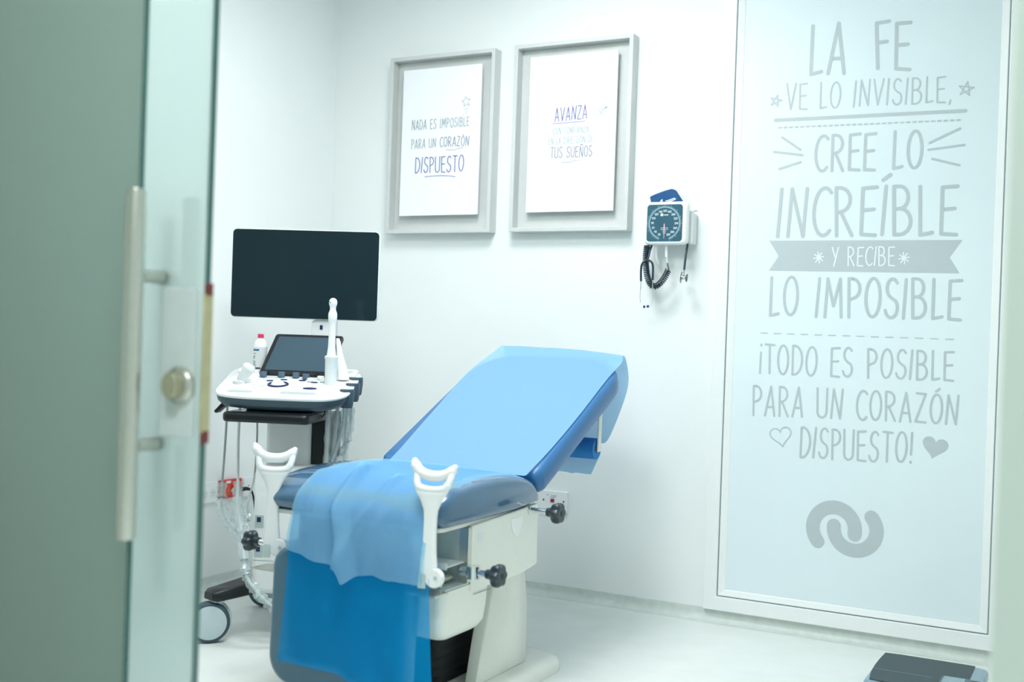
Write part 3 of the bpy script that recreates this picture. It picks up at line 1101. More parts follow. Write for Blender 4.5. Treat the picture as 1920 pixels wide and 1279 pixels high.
# leg rests (heel cradles)
def leg_rest(px, py, pz, tilt, yaw, SCL=.93):
    R = Matrix.Translation((px, py, pz)) @ Matrix.Rotation(yaw, 4, 'Z') @ Matrix.Rotation(tilt, 4, 'X') @ Matrix.Scale(SCL, 4)
    bm = BM()
    # stem: sections (z, half width, half thickness, x shift)
    secs = []
    WS = 1.12
    for z, hw, ht, xs in ((-.004, .014, .007, 0), (.0, .020, .010, 0), (.02, .023, .012, 0), (.045, .022, .012, 0), (.075, .0185, .011, 0), (.12, .0165, .010, 0), (.165, .0165, .010, 0), (.19, .0185, .010, 0), (.21, .026, .010, 0), (.228, .036, .010, 0), (.243, .044, .0105, 0), (.250, .047, .009, 0)):
        zz = lambda a: z
        secs.append([R @ Vector((xs + hw * WS * math.copysign(abs(cos(a)) ** .7, cos(a)), ht * math.copysign(abs(sin(a)) ** .7, sin(a)), z + (0.0 if z < .24 else -.010 * (1 - cos(a) ** 2)))) for a in [2 * pi * k / 24 for k in range(24)]])
    loft(bm, secs)
    # lower lip
    tube(bm, [R @ Vector(p) for p in spline([(-.047, .002, .262), (-.036, 0, .248), (0, 0, .243), (.036, 0, .248), (.046, .002, .260)], 5)], .0098, 12)
    # prongs
    tube(bm, [R @ Vector(p) for p in spline([(-.046, .002, .256), (-.048, .008, .272), (-.052, .016, .290)], 5)], .009, 12)
    tube(bm, [R @ Vector(p) for p in spline([(.046, .002, .256), (.050, .008, .275), (.051, .016, .292)], 5)], .009, 12)
    # upper cradle bar
    pts = spline([(-.064, .020, .315), (-.058, .018, .303), (-.045, .016, .289), (-.02, .014, .280), (.01, .014, .279), (.034, .016, .285), (.048, .018, .294), (.056, .020, .305)], 5)
    tube(bm, [R @ Vector(p) for p in pts], [.009 + .0045 * min(1, 8 * min(i, len(pts) - 1 - i) / len(pts)) for i in range(len(pts))], 12)
    for q in ((-.064, .020, .315), (.056, .020, .305)):
        bmesh.ops.create_uvsphere(bm, u_segments=12, v_segments=8, radius=.0085, matrix=R @ Matrix.Translation(q))
    o = obj('leg_rest', bm, 'white_gloss', CH, angle=60)
    bm = BM()
    mt = R @ Matrix.Translation((.020, -.0005, .012)) @ Matrix.Rotation(pi / 2, 4, 'X')
    lathe(bm, [(.0, -.011), (.024, -.011), (.026, -.007), (.026, .007), (.024, .011), (.0, .011)], 28, mtx=mt, caps=False)
    obj('pivot_boss', bm, 'white_gloss', o)
    bm = BM()
    mt = R @ Matrix.Translation((.027, -.011, .014)) @ Matrix.Rotation(pi / 2, 4, 'X')
    lathe(bm, [(.0, 0), (.0055, 0), (.0055, .002), (.0, .002)], 16, mtx=mt, caps=False)
    obj('pivot_bolt', bm, 'teal_steel', o)
    bm = BM()
    prism(bm, rrect(-.022, .000, -.016, .024, [.008, .008, .001, .001]), lambda x, z: R @ Vector((x, -.0175, z)), lambda x, z: R @ Vector((x, -.0125, z)))
    obj('pivot_bracket', bm, 'teal_steel', o, bevel=.001)


leg_rest(.268, -.325, .412, -.02, .10)
leg_rest(-.252, -.295, .420, -.02, .50, .90)
for sgn in (-1, 1):
    bm = BM()
    box(bm, sgn * .245 - .045, sgn * .245 + .045, -.325, -.262, .372, .378)
    obj('leg_rest_shelf', bm, 'steel', CH, smooth=False, bevel=.001)

# blue disposable sheet: one run over the backrest, one over seat and leg pad
random.seed(3)


def fold(x, s):
    return noise.noise(Vector((x * 9, s * 7, 1.7)))


sh = empty('disposable_sheet', (-1.75, 2.70, .65), 0, 'light blue disposable sheet covering the seat and hanging down over the leg pad', 'sheet', 'blue disposable sheets on the chair')
SO = Vector((0, 0, .65))
rows = []
NX = 44
path = []
for k in range(26):
    y = .215 - k * .018
    path.append((y, None))
hang = [(-.262, .612), (-.286, .594), (-.305, .572), (-.314, .548), (-.320, .520), (-.326, .480), (-.331, .44), (-.3335, .40), (-.335, .36), (-.3365, .32), (-.338, .28), (-.340, .24), (-.3415, .20), (-.343, .165), (-.344, .135)]
path = [(y, None) for y, _ in path if y > -.250] + hang
for i, (y, z) in enumerate(path):
    row = []
    s = i / (len(path) - 1)
    for k in range(NX + 1):
        u = k / NX
        xl = -.168 + .004 * sin(i * .5)
        xr = .262
        if z is not None:
            q = (i - (len(path) - len(hang))) / len(hang)
            xl = -.160 - .012 * q - .004 * q * q
            xr = .262 + .022 * q + .026 * q * q
        else:
            xr = .262 - .018 * max(0, y)
        x = xl + (xr - xl) * u
        if z is None:
            zz = seat_top(x, y) + .0045 + .004 * max(0, fold(x, y * 2)) * (1 if y < .1 else .3)
            yy = y
        else:
            q = (i - (len(path) - len(hang))) / len(hang)
            edge = max(0, abs(x) / .283 - .8) / .2
            zz = z + (seat_top(x, -.20) - seat_top(0, -.20)) * max(0, 1 - q * 3)
            wr = .012 * max(0, fold(x * 1.6, q * 2.0)) * min(1, q * 3)
            yy = y - wr - .006 * sin(x * 24 + q * 2) * q * (1 - q)
            if q > .93:
                zz += .007 * noise.noise(Vector((x * 16, 3, 2))) + (0.012 if x < .03 else -.014 * min(1, (x - .03) * 8))
            elif q > .8:
                zz += (0.006 if x < .03 else -.006 * min(1, (x - .03) * 8))
        row.append(Vector((x, yy, zz)) - SO)
    rows.append(row)
bm = BM()
grid(bm, rows)
obj('sheet_layer', bm, 'sheet', sh, angle=180, subsurf=1)
# extra crumpled layer: its paler blue paints light on and through the sheet
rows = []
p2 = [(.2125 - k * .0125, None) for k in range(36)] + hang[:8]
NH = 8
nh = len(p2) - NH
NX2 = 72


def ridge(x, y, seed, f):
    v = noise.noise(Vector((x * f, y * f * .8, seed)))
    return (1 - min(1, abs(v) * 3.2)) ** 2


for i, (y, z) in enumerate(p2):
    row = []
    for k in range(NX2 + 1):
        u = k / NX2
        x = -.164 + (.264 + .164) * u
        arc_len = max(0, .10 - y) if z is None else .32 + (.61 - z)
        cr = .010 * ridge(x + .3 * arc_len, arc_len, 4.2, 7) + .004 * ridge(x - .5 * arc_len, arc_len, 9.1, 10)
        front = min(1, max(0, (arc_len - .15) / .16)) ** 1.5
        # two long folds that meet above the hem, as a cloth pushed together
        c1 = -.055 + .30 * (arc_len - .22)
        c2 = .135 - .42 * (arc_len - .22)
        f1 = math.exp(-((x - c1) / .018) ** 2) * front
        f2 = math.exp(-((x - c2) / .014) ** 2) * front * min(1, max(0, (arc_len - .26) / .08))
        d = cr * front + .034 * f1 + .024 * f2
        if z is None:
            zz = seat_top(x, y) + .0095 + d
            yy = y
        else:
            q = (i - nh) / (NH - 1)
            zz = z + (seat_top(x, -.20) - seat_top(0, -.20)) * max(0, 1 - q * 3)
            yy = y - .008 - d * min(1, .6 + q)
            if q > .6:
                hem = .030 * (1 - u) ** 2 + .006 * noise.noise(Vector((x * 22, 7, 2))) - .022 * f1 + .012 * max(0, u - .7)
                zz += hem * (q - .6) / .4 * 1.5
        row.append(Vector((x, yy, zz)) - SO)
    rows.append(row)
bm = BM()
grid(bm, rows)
obj('lit_sheet_layer', bm, 'sheet_lit', sh, angle=180, subsurf=1)

sb = empty('disposable_sheet', (-1.75, 3.2, .78), 0, 'light blue disposable sheet running from the roll over the backrest', 'sheet', 'blue disposable sheets on the chair')
SBO = Vector((-1.75, 3.2, .78))
rows = []
# stations along the run: (t along backrest or explicit point), left and right ends in chair-local space
ST = [(-.03, -.225, .258), (.0, -.225, .258), (.08, -.232, .262), (.18, -.240, .266), (.28, -.248, .268), (.38, -.256, .268), (.48, -.264, .266), (.58, -.268, .264), (.66, -.262, .268), (.71, -.252, .276)]
top = []
for t, a, b in ST:
    row = []
    for k in range(NX + 1):
        x = a + (b - a) * k / NX
        edge = max(0, abs(x) - .255) / .028
        n = .0055 + .004 * max(0, noise.noise(Vector((x * 7, t * 8, 5)))) - .01 * edge * 0 + (.004 if t < .05 else 0)
        row.append(CO + back_pt(x, t, n) - SBO)
    rows.append(row)
# over the top edge, down behind
over = [((.745, .012), (.775, .026)), ((.790, .012), (.800, .014)), ((.806, -.008), (.806, -.012))]
for (ta, na), (tb, nb) in over:
    row = []
    for k in range(NX + 1):
        u = k / NX
        x = -.236 + (.268 + .236) * u
        t, n = ta + (tb - ta) * u, na + (nb - na) * u
        row.append(CO + back_pt(x, t - .05 * u ** 3 - .01 * u, n + .003 * noise.noise(Vector((x * 9, 2, 1)))) - SBO)
    rows.append(row)
for y, z, a, b in ((3.630, .945, -.226, .272), (3.634, .90, -.222, .264), (3.630, .84, -.216, .246), (3.620, .78, -.208, .226), (3.606, .72, -.204, .206), (3.592, .675, -.20, .196)):
    row = []
    for k in range(NX + 1):
        u = k / NX
        x = a + (b - a) * u
        row.append(Vector((-1.75 + x, y + .006 * noise.noise(Vector((x * 8, z * 6, 9))), z - (.045 * u ** 2 + .01 * u) * (1 if z > .7 else .2))) - SBO)
    rows.append(row)
bm = BM()
grid(bm, rows)
obj('sheet_layer', bm, 'sheet_back', sb, angle=180, subsurf=1)

# paper roll on a bracket behind the backrest
pr = empty('paper_roll', (-1.75, 3.555, .648), 0, 'blue paper roll hung on a bracket behind the backrest', 'roll')
bm = BM()
mt = Matrix.Rotation(pi / 2, 4, 'Y')
lathe(bm, [(.013, -.20), (.036, -.20), (.036, .192), (.013, .192)], 32, mtx=mt, caps=False)
lathe(bm, [(.013, .1925), (.021, .1925)], 32, mtx=mt, caps=False)
obj('roll_body', bm, 'roll', pr, angle=40)
bm = BM()
lathe(bm, [(.012, .185), (.0125, .196), (.006, .196), (.006, .185)], 20, mtx=mt, caps=False)
obj('roll_core', bm, 'red_rubber', pr)
bm = BM()
rows = []
for z, y, b in ((-.01, .0362, .19), (-.03, .030, .188), (-.05, .012, .186), (-.07, .0, .182), (-.088, -.006, .176)):
    rows.append([Vector((-.19 + (b + .19) * k / 20, y + .004 * noise.noise(Vector((k * .4, z * 20, 3))), z + .004 * noise.noise(Vector((k * .6, 5, 3))))) for k in range(21)])
grid(bm, rows)
obj('loose_tail', bm, 'sheet_back', pr, angle=180)
for sgn in (-1, 1):
    bm = BM()
    x = .199 if sgn > 0 else -.206
    a = back_pt(x, .66, -.079)
    c = Vector(pr.location) - CO
    prism(bm, [(c.y - .013, c.z - .010), (c.y + .013, c.z - .010), (a.y + .012, a.z), (a.y - .012, a.z)], lambda y, z: Vector((x - .003, y, z)), lambda y, z: Vector((x + .003, y, z)))
    obj('roll_bracket', bm, 'enamel', CH, smooth=False, bevel=.002)

# ------------------------------------------------------------------ ultrasound cart
UC = empty('ultrasound_cart', (-2.4619, 3.1174, 0), radians(21), 'white ultrasound machine on castors with large dark monitor and control desk', 'ultrasound machine')


def dk(x, y, h=0.0):
    """point above the tilted control desk"""
    return Vector((x, y, .803 + .225 * (y + .25) + h))


DECK = []
for p in spline([(-.05, -.262, 0), (.10, -.258, 0), (.165, -.238, 0), (.198, -.185, 0), (.192, -.08, 0), (.180, .03, 0), (.150, .078, 0), (.05, .09, 0), (-.15, .09, 0), (-.262, .078, 0), (-.283, .03, 0), (-.268, -.08, 0), (-.252, -.19, 0), (-.222, -.238, 0), (-.15, -.258, 0), (-.05, -.262, 0)], 5)[:-1]:
    DECK.append((p.x, p.y))


def deck_ring(s, h):
    cx, cy = -.04, -.09
    return [dk(cx + (x - cx) * s, cy + (y - cy) * s, h) for x, y in DECK]


bm = BM()
loft(bm, [deck_ring(.985, -.012), deck_ring(1.0, -.008), deck_ring(1.0, -.003), deck_ring(.985, .0)])
deck = obj('control_desk', bm, 'white_gloss', UC, angle=50)
bm = BM()
loft(bm, [deck_ring(.80, -.052), deck_ring(.90, -.046), deck_ring(.965, -.030), deck_ring(.985, -.0122)])
obj('desk_underside', bm, 'slate', deck, angle=50)


def pad(parent, name, m, x0, x1, y0, y1, r, h0, h1, ang=40, bev=.0):
    bm = BM()
    prism(bm, rrect(x0, x1, y0, y1, r, 8), lambda x, y: dk(x, y, h0), lambda x, y: dk(x, y, h1))
    return obj(name, bm, m, parent, angle=ang, bevel=bev)


pad(deck, 'palm_recess', 'recess', -.205, -.118, -.225, -.198, .012, .0, .0006)
pad(deck, 'palm_recess', 'recess', -.026, .095, -.222, -.194, .012, .0, .0006)
# raised rear and side edges of the desk
pad(deck, 'rear_shelf', 'white_gloss', -.262, -.185, .01, .075, .025, .0, .007, bev=.002)
pad(deck, 'rear_shelf', 'white_gloss', .095, .165, .0, .078, .025, .0, .010, bev=.002)
pad(deck, 'shelf_recess', 'recess', .105, .152, .018, .060, .018, .010, .0106)
pad(deck, 'shelf_recess', 'recess', -.252, -.195, .022, .062, .018, .007, .0076)
# trackball
bm = BM()
ring = []
for k in range(40):
    a = 2 * pi * k / 40
    ring.append(dk(-.064 + .032 * cos(a), -.118 + .028 * sin(a), .0012))
tube(bm, ring, .0042, 8, closed=True)
obj('trackball_ring', bm, 'navy', deck)
bm = BM()
mt = Matrix.Translation(dk(-.064, -.118, -.008))
bmesh.ops.create_uvsphere(bm, u_segments=28, v_segments=16, radius=.026, matrix=mt)
obj('trackball', bm, 'white_gloss', deck)
for x, y, rx, ry in ((-.108, -.075, .012, .005), (-.065, -.055, .012, .005), (.0, -.058, .012, .005), (.048, -.075, .012, .005), (.056, -.15, .024, .010)):
    bm = BM()
    prism(bm, arc(x, y, rx, ry, 0, 345, 23), lambda a, b: dk(a, b, 0), lambda a, b: dk(a, b, .0022))
    obj('button', bm, 'navy', deck)
rnd = random.Random(5)
for x, y in ((-.165, -.10), (-.14, -.13), (-.15, -.06), (-.125, -.16), (-.11, -.135), (.05, -.11), (.075, -.12), (.088, -.16), (.03, -.10), (-.185, -.07), (.10, -.10), (.0, -.14)):
    bm = BM()
    prism(bm, rrect(x - .008, x + .008, y - .005, y + .005, .002, 3), lambda a, b: dk(a, b, 0), lambda a, b: dk(a, b, .0018))
    obj('key', bm, 'offwhite_plastic', deck)
for x, y, m in ((-.148, -.028, 'slate_knob'), (-.085, -.022, 'slate_knob'), (-.033, -.024, 'slate_knob'), (.006, -.036, 'slate_knob'), (.056, -.030, 'white_plastic'), (.03, -.062, 'white_plastic'), (.075, -.06, 'white_plastic')):
    bm = BM()
    c = dk(x, y, 0)
    hh = .019 if m == 'slate_knob' else .012
    lathe(bm, [(0, 0), (.0118, 0), (.0118, hh - .003), (.0105, hh), (0, hh)], 24, mtx=Matrix.Translation(c), caps=False)
    obj('dial_knob', bm, m, deck)
# probe cups along the right edge
for y, x in ((-.150, .183), (-.075, .182), (.0, .172)):
    bm = BM()
    c = dk(x, y, 0)
    loft(bm, [[c + Vector((.024 * cos(a) * s, .026 * sin(a) * s, h)) for a in [2 * pi * k / 20 for k in range(20)]] for s, h in ((.72, -.058), (.86, -.052), (1.0, -.02), (1.0, .003), (.72, .004))])
    cup = obj('probe_cup', bm, 'slate', deck)
    bm = BM()
    prism(bm, arc(c.x, c.y, .016, .018, 0, 340, 17), lambda a, b: Vector((a, b, c.z + .0035)), lambda a, b: Vector((a, b, c.z + .0046)))
    obj('cup_well', bm, 'recess', cup)
# touch tablet
tb0, tb1 = Vector((-.05, -.012, .862)), Vector((-.042, .118, 1.003))
up = (tb1 - tb0).normalized()
rt = Vector((1, 0, 0))
nm_ = rt.cross(up).normalized()
if nm_.y > 0:
    nm_ = -nm_
TL = (tb1 - tb0).length


def tp(x, v, n):
    return tb0 + rt * (x + .008 * v / TL) + up * v + nm_ * n


bm = BM()
prism(bm, rrect(-.122, .125, 0, TL, .010), lambda x, v: tp(x, v, 0), lambda x, v: tp(x, v, -.016))
tab = obj('touch_panel', bm, 'black', UC, bevel=.003)
bm = BM()
prism(bm, rrect(-.106, .108, .020, TL - .014, .002), lambda x, v: tp(x, v, .0003), lambda x, v: tp(x, v, .0012))
obj('screen', bm, 'tablet_screen', tab, smooth=False)
for x in (-.09, -.045, 0, .045, .085):
    bm = BM()
    cyl(bm, tp(x, .008, -.004), tp(x, .008, .010), .006, n=16)
    obj('soft_key', bm, 'black', tab)
bm = BM()
box(bm, -.11, .07, .0, .05, .858, .872)
obj('panel_hinge', bm, 'slate', tab, bevel=.004)
# monitor on its neck
MON = Matrix.Translation((-.058, .115, 1.216)) @ Matrix.Rotation(radians(2), 4, 'Z')
bm = BM()
prism(bm, rrect(-.267, .267, -.1585, .1585, .016), lambda x, z: MON @ Vector((x, .0, z)), lambda x, z: MON @ Vector((x, .022, z)))
mon = obj('monitor', bm, 'white_plastic', UC, bevel=.002)
bm = BM()
prism(bm, rrect(-.265, .265, -.1565, .1565, .015), lambda x, z: MON @ Vector((x, -.0035, z)), lambda x, z: MON @ Vector((x, -.0005, z)))
obj('bezel', bm, 'screen', mon, bevel=.0008)
bm = BM()
prism(bm, rrect(-.248, .248, -.136, .134, .001), lambda x, z: MON @ Vector((x, -.0039, z)), lambda x, z: MON @ Vector((x, -.0036, z)))
obj('display', bm, 'screen', mon, smooth=False)
bm = BM()
prism(bm, rrect(-.10, .10, -.08, .08, .03), lambda x, z: MON @ Vector((x, .022, z)), lambda x, z: MON @ Vector((x, .05, z)))
obj('monitor_back', bm, 'white_plastic', mon, bevel=.006)
bm = BM()
prism(bm, rrect(-.030, .046, .86, 1.20, .01), lambda x, z: Vector((x, .148 + .02 * (z < 1.0), z)), lambda x, z: Vector((x, .20, z)))
nk = obj('monitor_neck', bm, 'white_plastic', UC, bevel=.006)
bm = BM()
prism(bm, rrect(-.032, .040, .985, 1.056, .012), lambda x, z: Vector((x, .128, z)), lambda x, z: Vector((x, .155, z)))
obj('neck_cover', bm, 'white_gloss', nk, bevel=.004)
bm = BM()
box(bm, .000, .010, .1262, .1285, 1.022, 1.038)
obj('lock_slot', bm, 'navy', nk, smooth=False)
# keyboard drawer
bm = BM()
prism(bm, rrect(-.203, .088, -.262, .02, .02), lambda x, y: Vector((x, y, .714)), lambda x, y: Vector((x, y, .746)))
kb = obj('keyboard_drawer', bm, 'black', UC, bevel=.010)
bm = BM()
box(bm, -.175, .080, -.235, -.09, .7462, .7478)
obj('drawer_glass', bm, 'tablet_screen', kb, smooth=False)
bm = BM()
prism(bm, rrect(-.16, .082, -.16, .05, .02), lambda x, y: Vector((x, y, .744)), lambda x, y: Vector((x * 1.1, y, .785)))
obj('drawer_carrier', bm, 'black', UC, bevel=.004)
bm = BM()
prism(bm, [(-.203, .772), (-.217, .780), (-.252, .742), (-.244, .735)], lambda x, z: Vector((x, -.205, z)), lambda x, z: Vector((x, -.165, z)))
obj('height_lever', bm, 'black', UC, bevel=.003)
# column, side panel, lower body
bm = BM()
prism(bm, rrect(-.114, .042, -.085, .14, .02), lambda x, y: Vector((x, y, .53)), lambda x, y: Vector((x, y, .79)))
colm = obj('column', bm, 'white_plastic', UC, bevel=.004)
bm = BM()
prism(bm, rrect(-.07, .14, .548, .735, [.012, .018, .02, .03]), lambda y, z: Vector((.0425, y, z)), lambda y, z: Vector((.086, y + .004, z)))
obj('black_side_panel', bm, 'black', colm, bevel=.006)
bm = BM()
secs = []
for z, i in ((.150, .012), (.157, .003), (.17, .0), (.54, .0), (.56, .006), (.566, .02)):
    secs.append([(x, y, z) for x, y in rrect(-.108 + i, .142 - i, -.205 + i, .15 - i, .022)])
loft(bm, secs)
body = obj('lower_body', bm, 'white_plastic', UC, angle=50)
bm = BM()
box(bm, -.100, -.030, -.2058, -.2048, .258, .2595)
obj('body_seam', bm, 'gasket', body, smooth=False)
for z in (.385, .288):
    bm = BM()
    box(bm, -.096, -.068, -.2068, -.2045, z - .018, z + .022)
    sk = obj('socket_plate', bm, 'recess', body, smooth=False)
    bm = BM()
    box(bm, -.090, -.077, -.2078, -.2066, z, z + .016)
    obj('socket', bm, 'navy', sk, smooth=False)
# castor legs
for cx, cy in ((-.205, -.272), (.215, -.262), (-.19, .23), (.20, .24)):
    ux = Vector((cx * .15, cy * .15 - .01, 0))
    d = (Vector((cx, cy, 0)) - ux)
    L_ = d.length
    d.normalize()
    nrm = Vector((-d.y, d.x, 0))
    bm = BM()
    secs = []
    for t, w, z0, z1 in ((0, .055, .150, .205), (L_ * .4, .048, .150, .195), (L_ * .8, .042, .140, .178), (L_ + .004, .038, .136, .170), (L_ + .018, .026, .140, .163)):
        c = ux + d * t
        secs.append([tuple(c + nrm * (w * a) + Vector((0, 0, z0 + (z1 - z0) * b))) for a, b in ((-1, .12), (-.9, 0), (.9, 0), (1, .12), (.92, .82), (.75, 1), (-.75, 1), (-.92, .82))])
    loft(bm, secs)
    leg = obj('castor_leg', bm, 'black', UC, angle=40)
    ax = Vector((.42, -.907, 0))
    wc = Vector((cx - .006, cy - .012, .0665))
    mt = Matrix.Translation(wc) @ ax.to_track_quat('Z', 'Y').to_matrix().to_4x4()
    bm = BM()
    cyl(bm, (cx + .008, cy + .012, .075), (cx + .008, cy + .012, .142), .019, n=20)
    cyl(bm, (cx + .008, cy + .012, .130), (cx + .008, cy + .012, .140), .026, n=20)
    tube(bm, [mt @ Vector((.064 * cos(a), .064 * sin(a), -.022)) for a in [radians(q) for q in range(-100, 60, 8)]], .009, 8)
    obj('castor_fork', bm, 'hub', leg)
    bm = BM()
    lathe(bm, [(.02, -.026), (.058, -.026), (.065, -.020), (.066, -.008), (.066, .004), (.064, .012), (.060, .015), (.02, .013)], 44, mtx=mt)
    wh = obj('castor_wheel', bm, 'tyre', leg)
    bm = BM()
    lathe(bm, [(0, .0155), (.050, .0165), (.0545, .0150), (.0545, .010)], 44, mtx=mt, caps=False)
    obj('wheel_cover', bm, 'hub', wh)
# cables with clear sleeves
def sleeve(parent, path, r, seed):
    bm = BM()
    rr = random.Random(seed)
    rings = []
    pts = spline(path, 8)
    n = 12
    for i, p in enumerate(pts):
        d = (pts[min(i + 1, len(pts) - 1)] - pts[max(i - 1, 0)]).normalized()
        u, w = frame_axes(d)
        s = r * (1 + .28 * sin(i * 1.7 + seed) * rr.uniform(.3, 1))
        rings.append([p + (u * cos(2 * pi * k / n) + w * sin(2 * pi * k / n)) * s * (1 + rr.uniform(-.22, .28)) for k in range(n)])
    loft(bm, rings, cap=False)
    obj('clear_sleeve', bm, 'film', parent, angle=25)


C1 = [(-.264, -.05, .770), (-.266, -.05, .678), (-.266, -.06, .569), (-.262, -.08, .49), (-.255, -.1, .429), (-.227, -.14, .382), (-.171, -.2, .356), (-.121, -.25, .340)]
C2 = [(-.22, -.05, .765), (-.221, -.05, .625), (-.199, -.1, .495), (-.184, -.14, .429), (-.148, -.2, .378), (-.117, -.26, .338), (-.095, -.3, .278), (-.081, -.312, .229), (-.051, -.318, .193), (-.018, -.315, .158), (.017, -.30, .129), (.057, -.27, .111), (.10, -.22, .15), (.10, -.195, .22)]
C3 = [(-.159, -.05, .755), (-.155, -.05, .647), (-.135, -.12, .52), (-.120, -.212, .455), (-.114, -.225, .391), (-.112, -.26, .347)]
for pth, r, m, s0, s1 in ((C1, .0042, 'cable_grey', 3, 8), (C2, .0050, 'offwhite_plastic', 2, 13), (C3, .0034, 'cable_grey', 3, 6)):
    bm = BM()
    tube(bm, spline(pth, 7), r, 10)
    c = obj('probe_cable', bm, m, UC)
    sleeve(c, pth[s0:s1], .0155 if m != 'cable_grey' or s1 == 8 else .010, s0 + s1)
for i, (pth, r) in enumerate((([(.103, -.08, .770), (.102, -.08, .697), (.096, -.07, .573), (.094, -.07, .45)], .0058), ([(.126, -.05, .77), (.121, -.05, .695), (.111, -.05, .572), (.105, -.06, .45)], .0052), ([(.145, -.04, .77), (.138, -.04, .677), (.112, -.055, .572), (.10, -.07, .45)], .0045), ([(.150, -.02, .76), (.147, -.02, .639), (.147, -.02, .57), (.15, -.02, .48)], .0045), ([(.16, .0, .76), (.158, -.01, .66), (.128, -.04, .58), (.12, -.04, .5)], .004))):
    bm = BM()
    tube(bm, spline(pth, 7), r, 10)
    c = obj('probe_cable', bm, 'offwhite_plastic', UC)
    sleeve(c, pth, .0095, i + 20)
bm = BM()
tube(bm, spline([(.05, -.10, .745), (.07, -.11, .728), (.093, -.105, .735), (.097, -.10, .765)], 6), .0022, 8)
obj('short_cable', bm, 'black', UC)

# probes standing in the desk holders
cp = UC.matrix_basis
tall = empty('ultrasound_probe', cp @ Vector((.107, -.085, .84)), radians(21), 'tall white wand probe standing upright in a white holder on the cart', 'ultrasound probe', 'probes in the cart holders')
bm = BM()
lathe(bm, [(.014, -.030), (.0195, -.028), (.0200, .02), (.0205, .082), (.0225, .088), (.0225, .093), (.0190, .096)], 28)
obj('holder', bm, 'offwhite_plastic', tall)
bm = BM()
lathe(bm, [(.002, .090), (.0165, .092), (.0150, .105), (.0125, .125), (.0118, .15), (.0112, .190), (.0112, .205), (.0140, .214), (.0152, .226), (.0148, .238), (.0115, .247), (.0100, .252), (.0108, .261), (.0135, .268), (.0142, .276), (.0120, .284), (.007, .289), (.001, .2905)], 28)
w = obj('wand', bm, 'white_gloss', tall)
bm = BM()
bmesh.ops.create_uvsphere(bm, u_segments=12, v_segments=8, radius=.0045, matrix=Matrix.Translation((-.006, -.0112, .277)))
obj('lens', bm, 'recess', w)
sh2 = empty('ultrasound_probe', cp @ Vector((.133, -.035, .853)), radians(21), 'short white tapered probe behind the tall wand on the cart', 'ultrasound probe', 'probes in the cart holders')
bm = BM()
secs = []
for z, rx, xs in ((.001, .021, .004), (.02, .020, .002), (.05, .017, -.004), (.08, .012, -.010), (.105, .0095, -.014), (.13, .008, -.018), (.142, .005, -.020)):
    secs.append([(xs + rx * cos(a), .8 * rx * sin(a), z) for a in [2 * pi * k / 20 for k in range(20)]])
loft(bm, secs)
obj('probe_body', bm, 'white_gloss', sh2)
cv = empty('ultrasound_probe', cp @ Vector((-.200, -.115, .834)), radians(21), 'white curved-head probe lying tilted at the left of the cart desk', 'ultrasound probe', 'probes in the cart holders')
bm = BM()
R = Matrix.Rotation(radians(32), 4, 'Y') @ Matrix.Scale(.84, 4)
secs = []
for z, rx, ry in ((.0, .012, .011), (.015, .020, .015), (.035, .021, .016), (.05, .022, .0165), (.062, .025, .017), (.075, .027, .016), (.083, .024, .013), (.088, .015, .008)):
    secs.append([R @ Vector((rx * cos(a), ry * sin(a), z)) for a in [2 * pi * k / 20 for k in range(20)]])
loft(bm, secs)
hb = obj('probe_head', bm, 'offwhite_plastic', cv)
bm = BM()
secs = [[R @ Vector((1.05 * rx * cos(a), 1.08 * ry * sin(a), z)) for a in [2 * pi * k / 20 for k in range(20)]] for z, rx, ry in ((.066, .0258, .0168), (.070, .0265, .0168), (.074, .0268, .016))]
loft(bm, secs)
obj('lens_band', bm, 'white_gloss', hb)
bm = BM()
lathe(bm, [(.010, -.012), (.020, -.010), (.022, .006), (.016, .008)], 20)
obj('holder', bm, 'offwhite_plastic', cv)

# bottle on the desk
bt = empty('bottle', cp @ Vector((-.192, .058, .8825)), radians(10), 'white bottle with pink cap and blue striped label behind the touch screen', 'bottle')
bm = BM()
lathe(bm, [(.0, .0), (.0215, .0), (.0235, .003), (.0235, .068), (.0245, .070), (.0245, .073), (.0230, .078), (.0215, .086), (.015, .096), (.0085, .100), (.0085, .106), (0, .106)], 32, caps=False)
b_ = obj('bottle_body', bm, 'white_plastic', bt)
bm = BM()
lathe(bm, [(.0, .104), (.0105, .104), (.0108, .106), (.0105, .117), (.0, .1175)], 24, caps=False)
obj('cap', bm, 'pink_cap', bt)
def wrap(name, a0, a1, z0, z1, m):
    bm = BM()
    rows = [[(.0238 * cos(radians(a0 + (a1 - a0) * k / 10)), .0238 * sin(radians(a0 + (a1 - a0) * k / 10)), z) for k in range(11)] for z in (z0, z1)]
    grid(bm, rows)
    return obj(name, bm, m, b_)
wrap('label_band', -150, -70, .058, .064, 'blue_print')
bm = BM()
def lp(a, z):
    t = radians(-112) + a / .0238
    return Vector((.0239 * cos(t), .0239 * sin(t), z))
for (x0, x1, z) in ((-.010, .006, .048), (-.009, .002, .022), (-.009, .006, .018), (-.009, .001, .014), (-.008, .005, .010), (.001, .006, .006)):
    ribbon(bm, [(x0, z), ((x0 + x1) / 2, z + .0012), (x1, z)], .0014, lp)
ribbon(bm, arc(-.004, .036, .0042, .0042, 0, 360, 14), .002, lp)
obj('label_print', bm, 'black', b_, smooth=False)

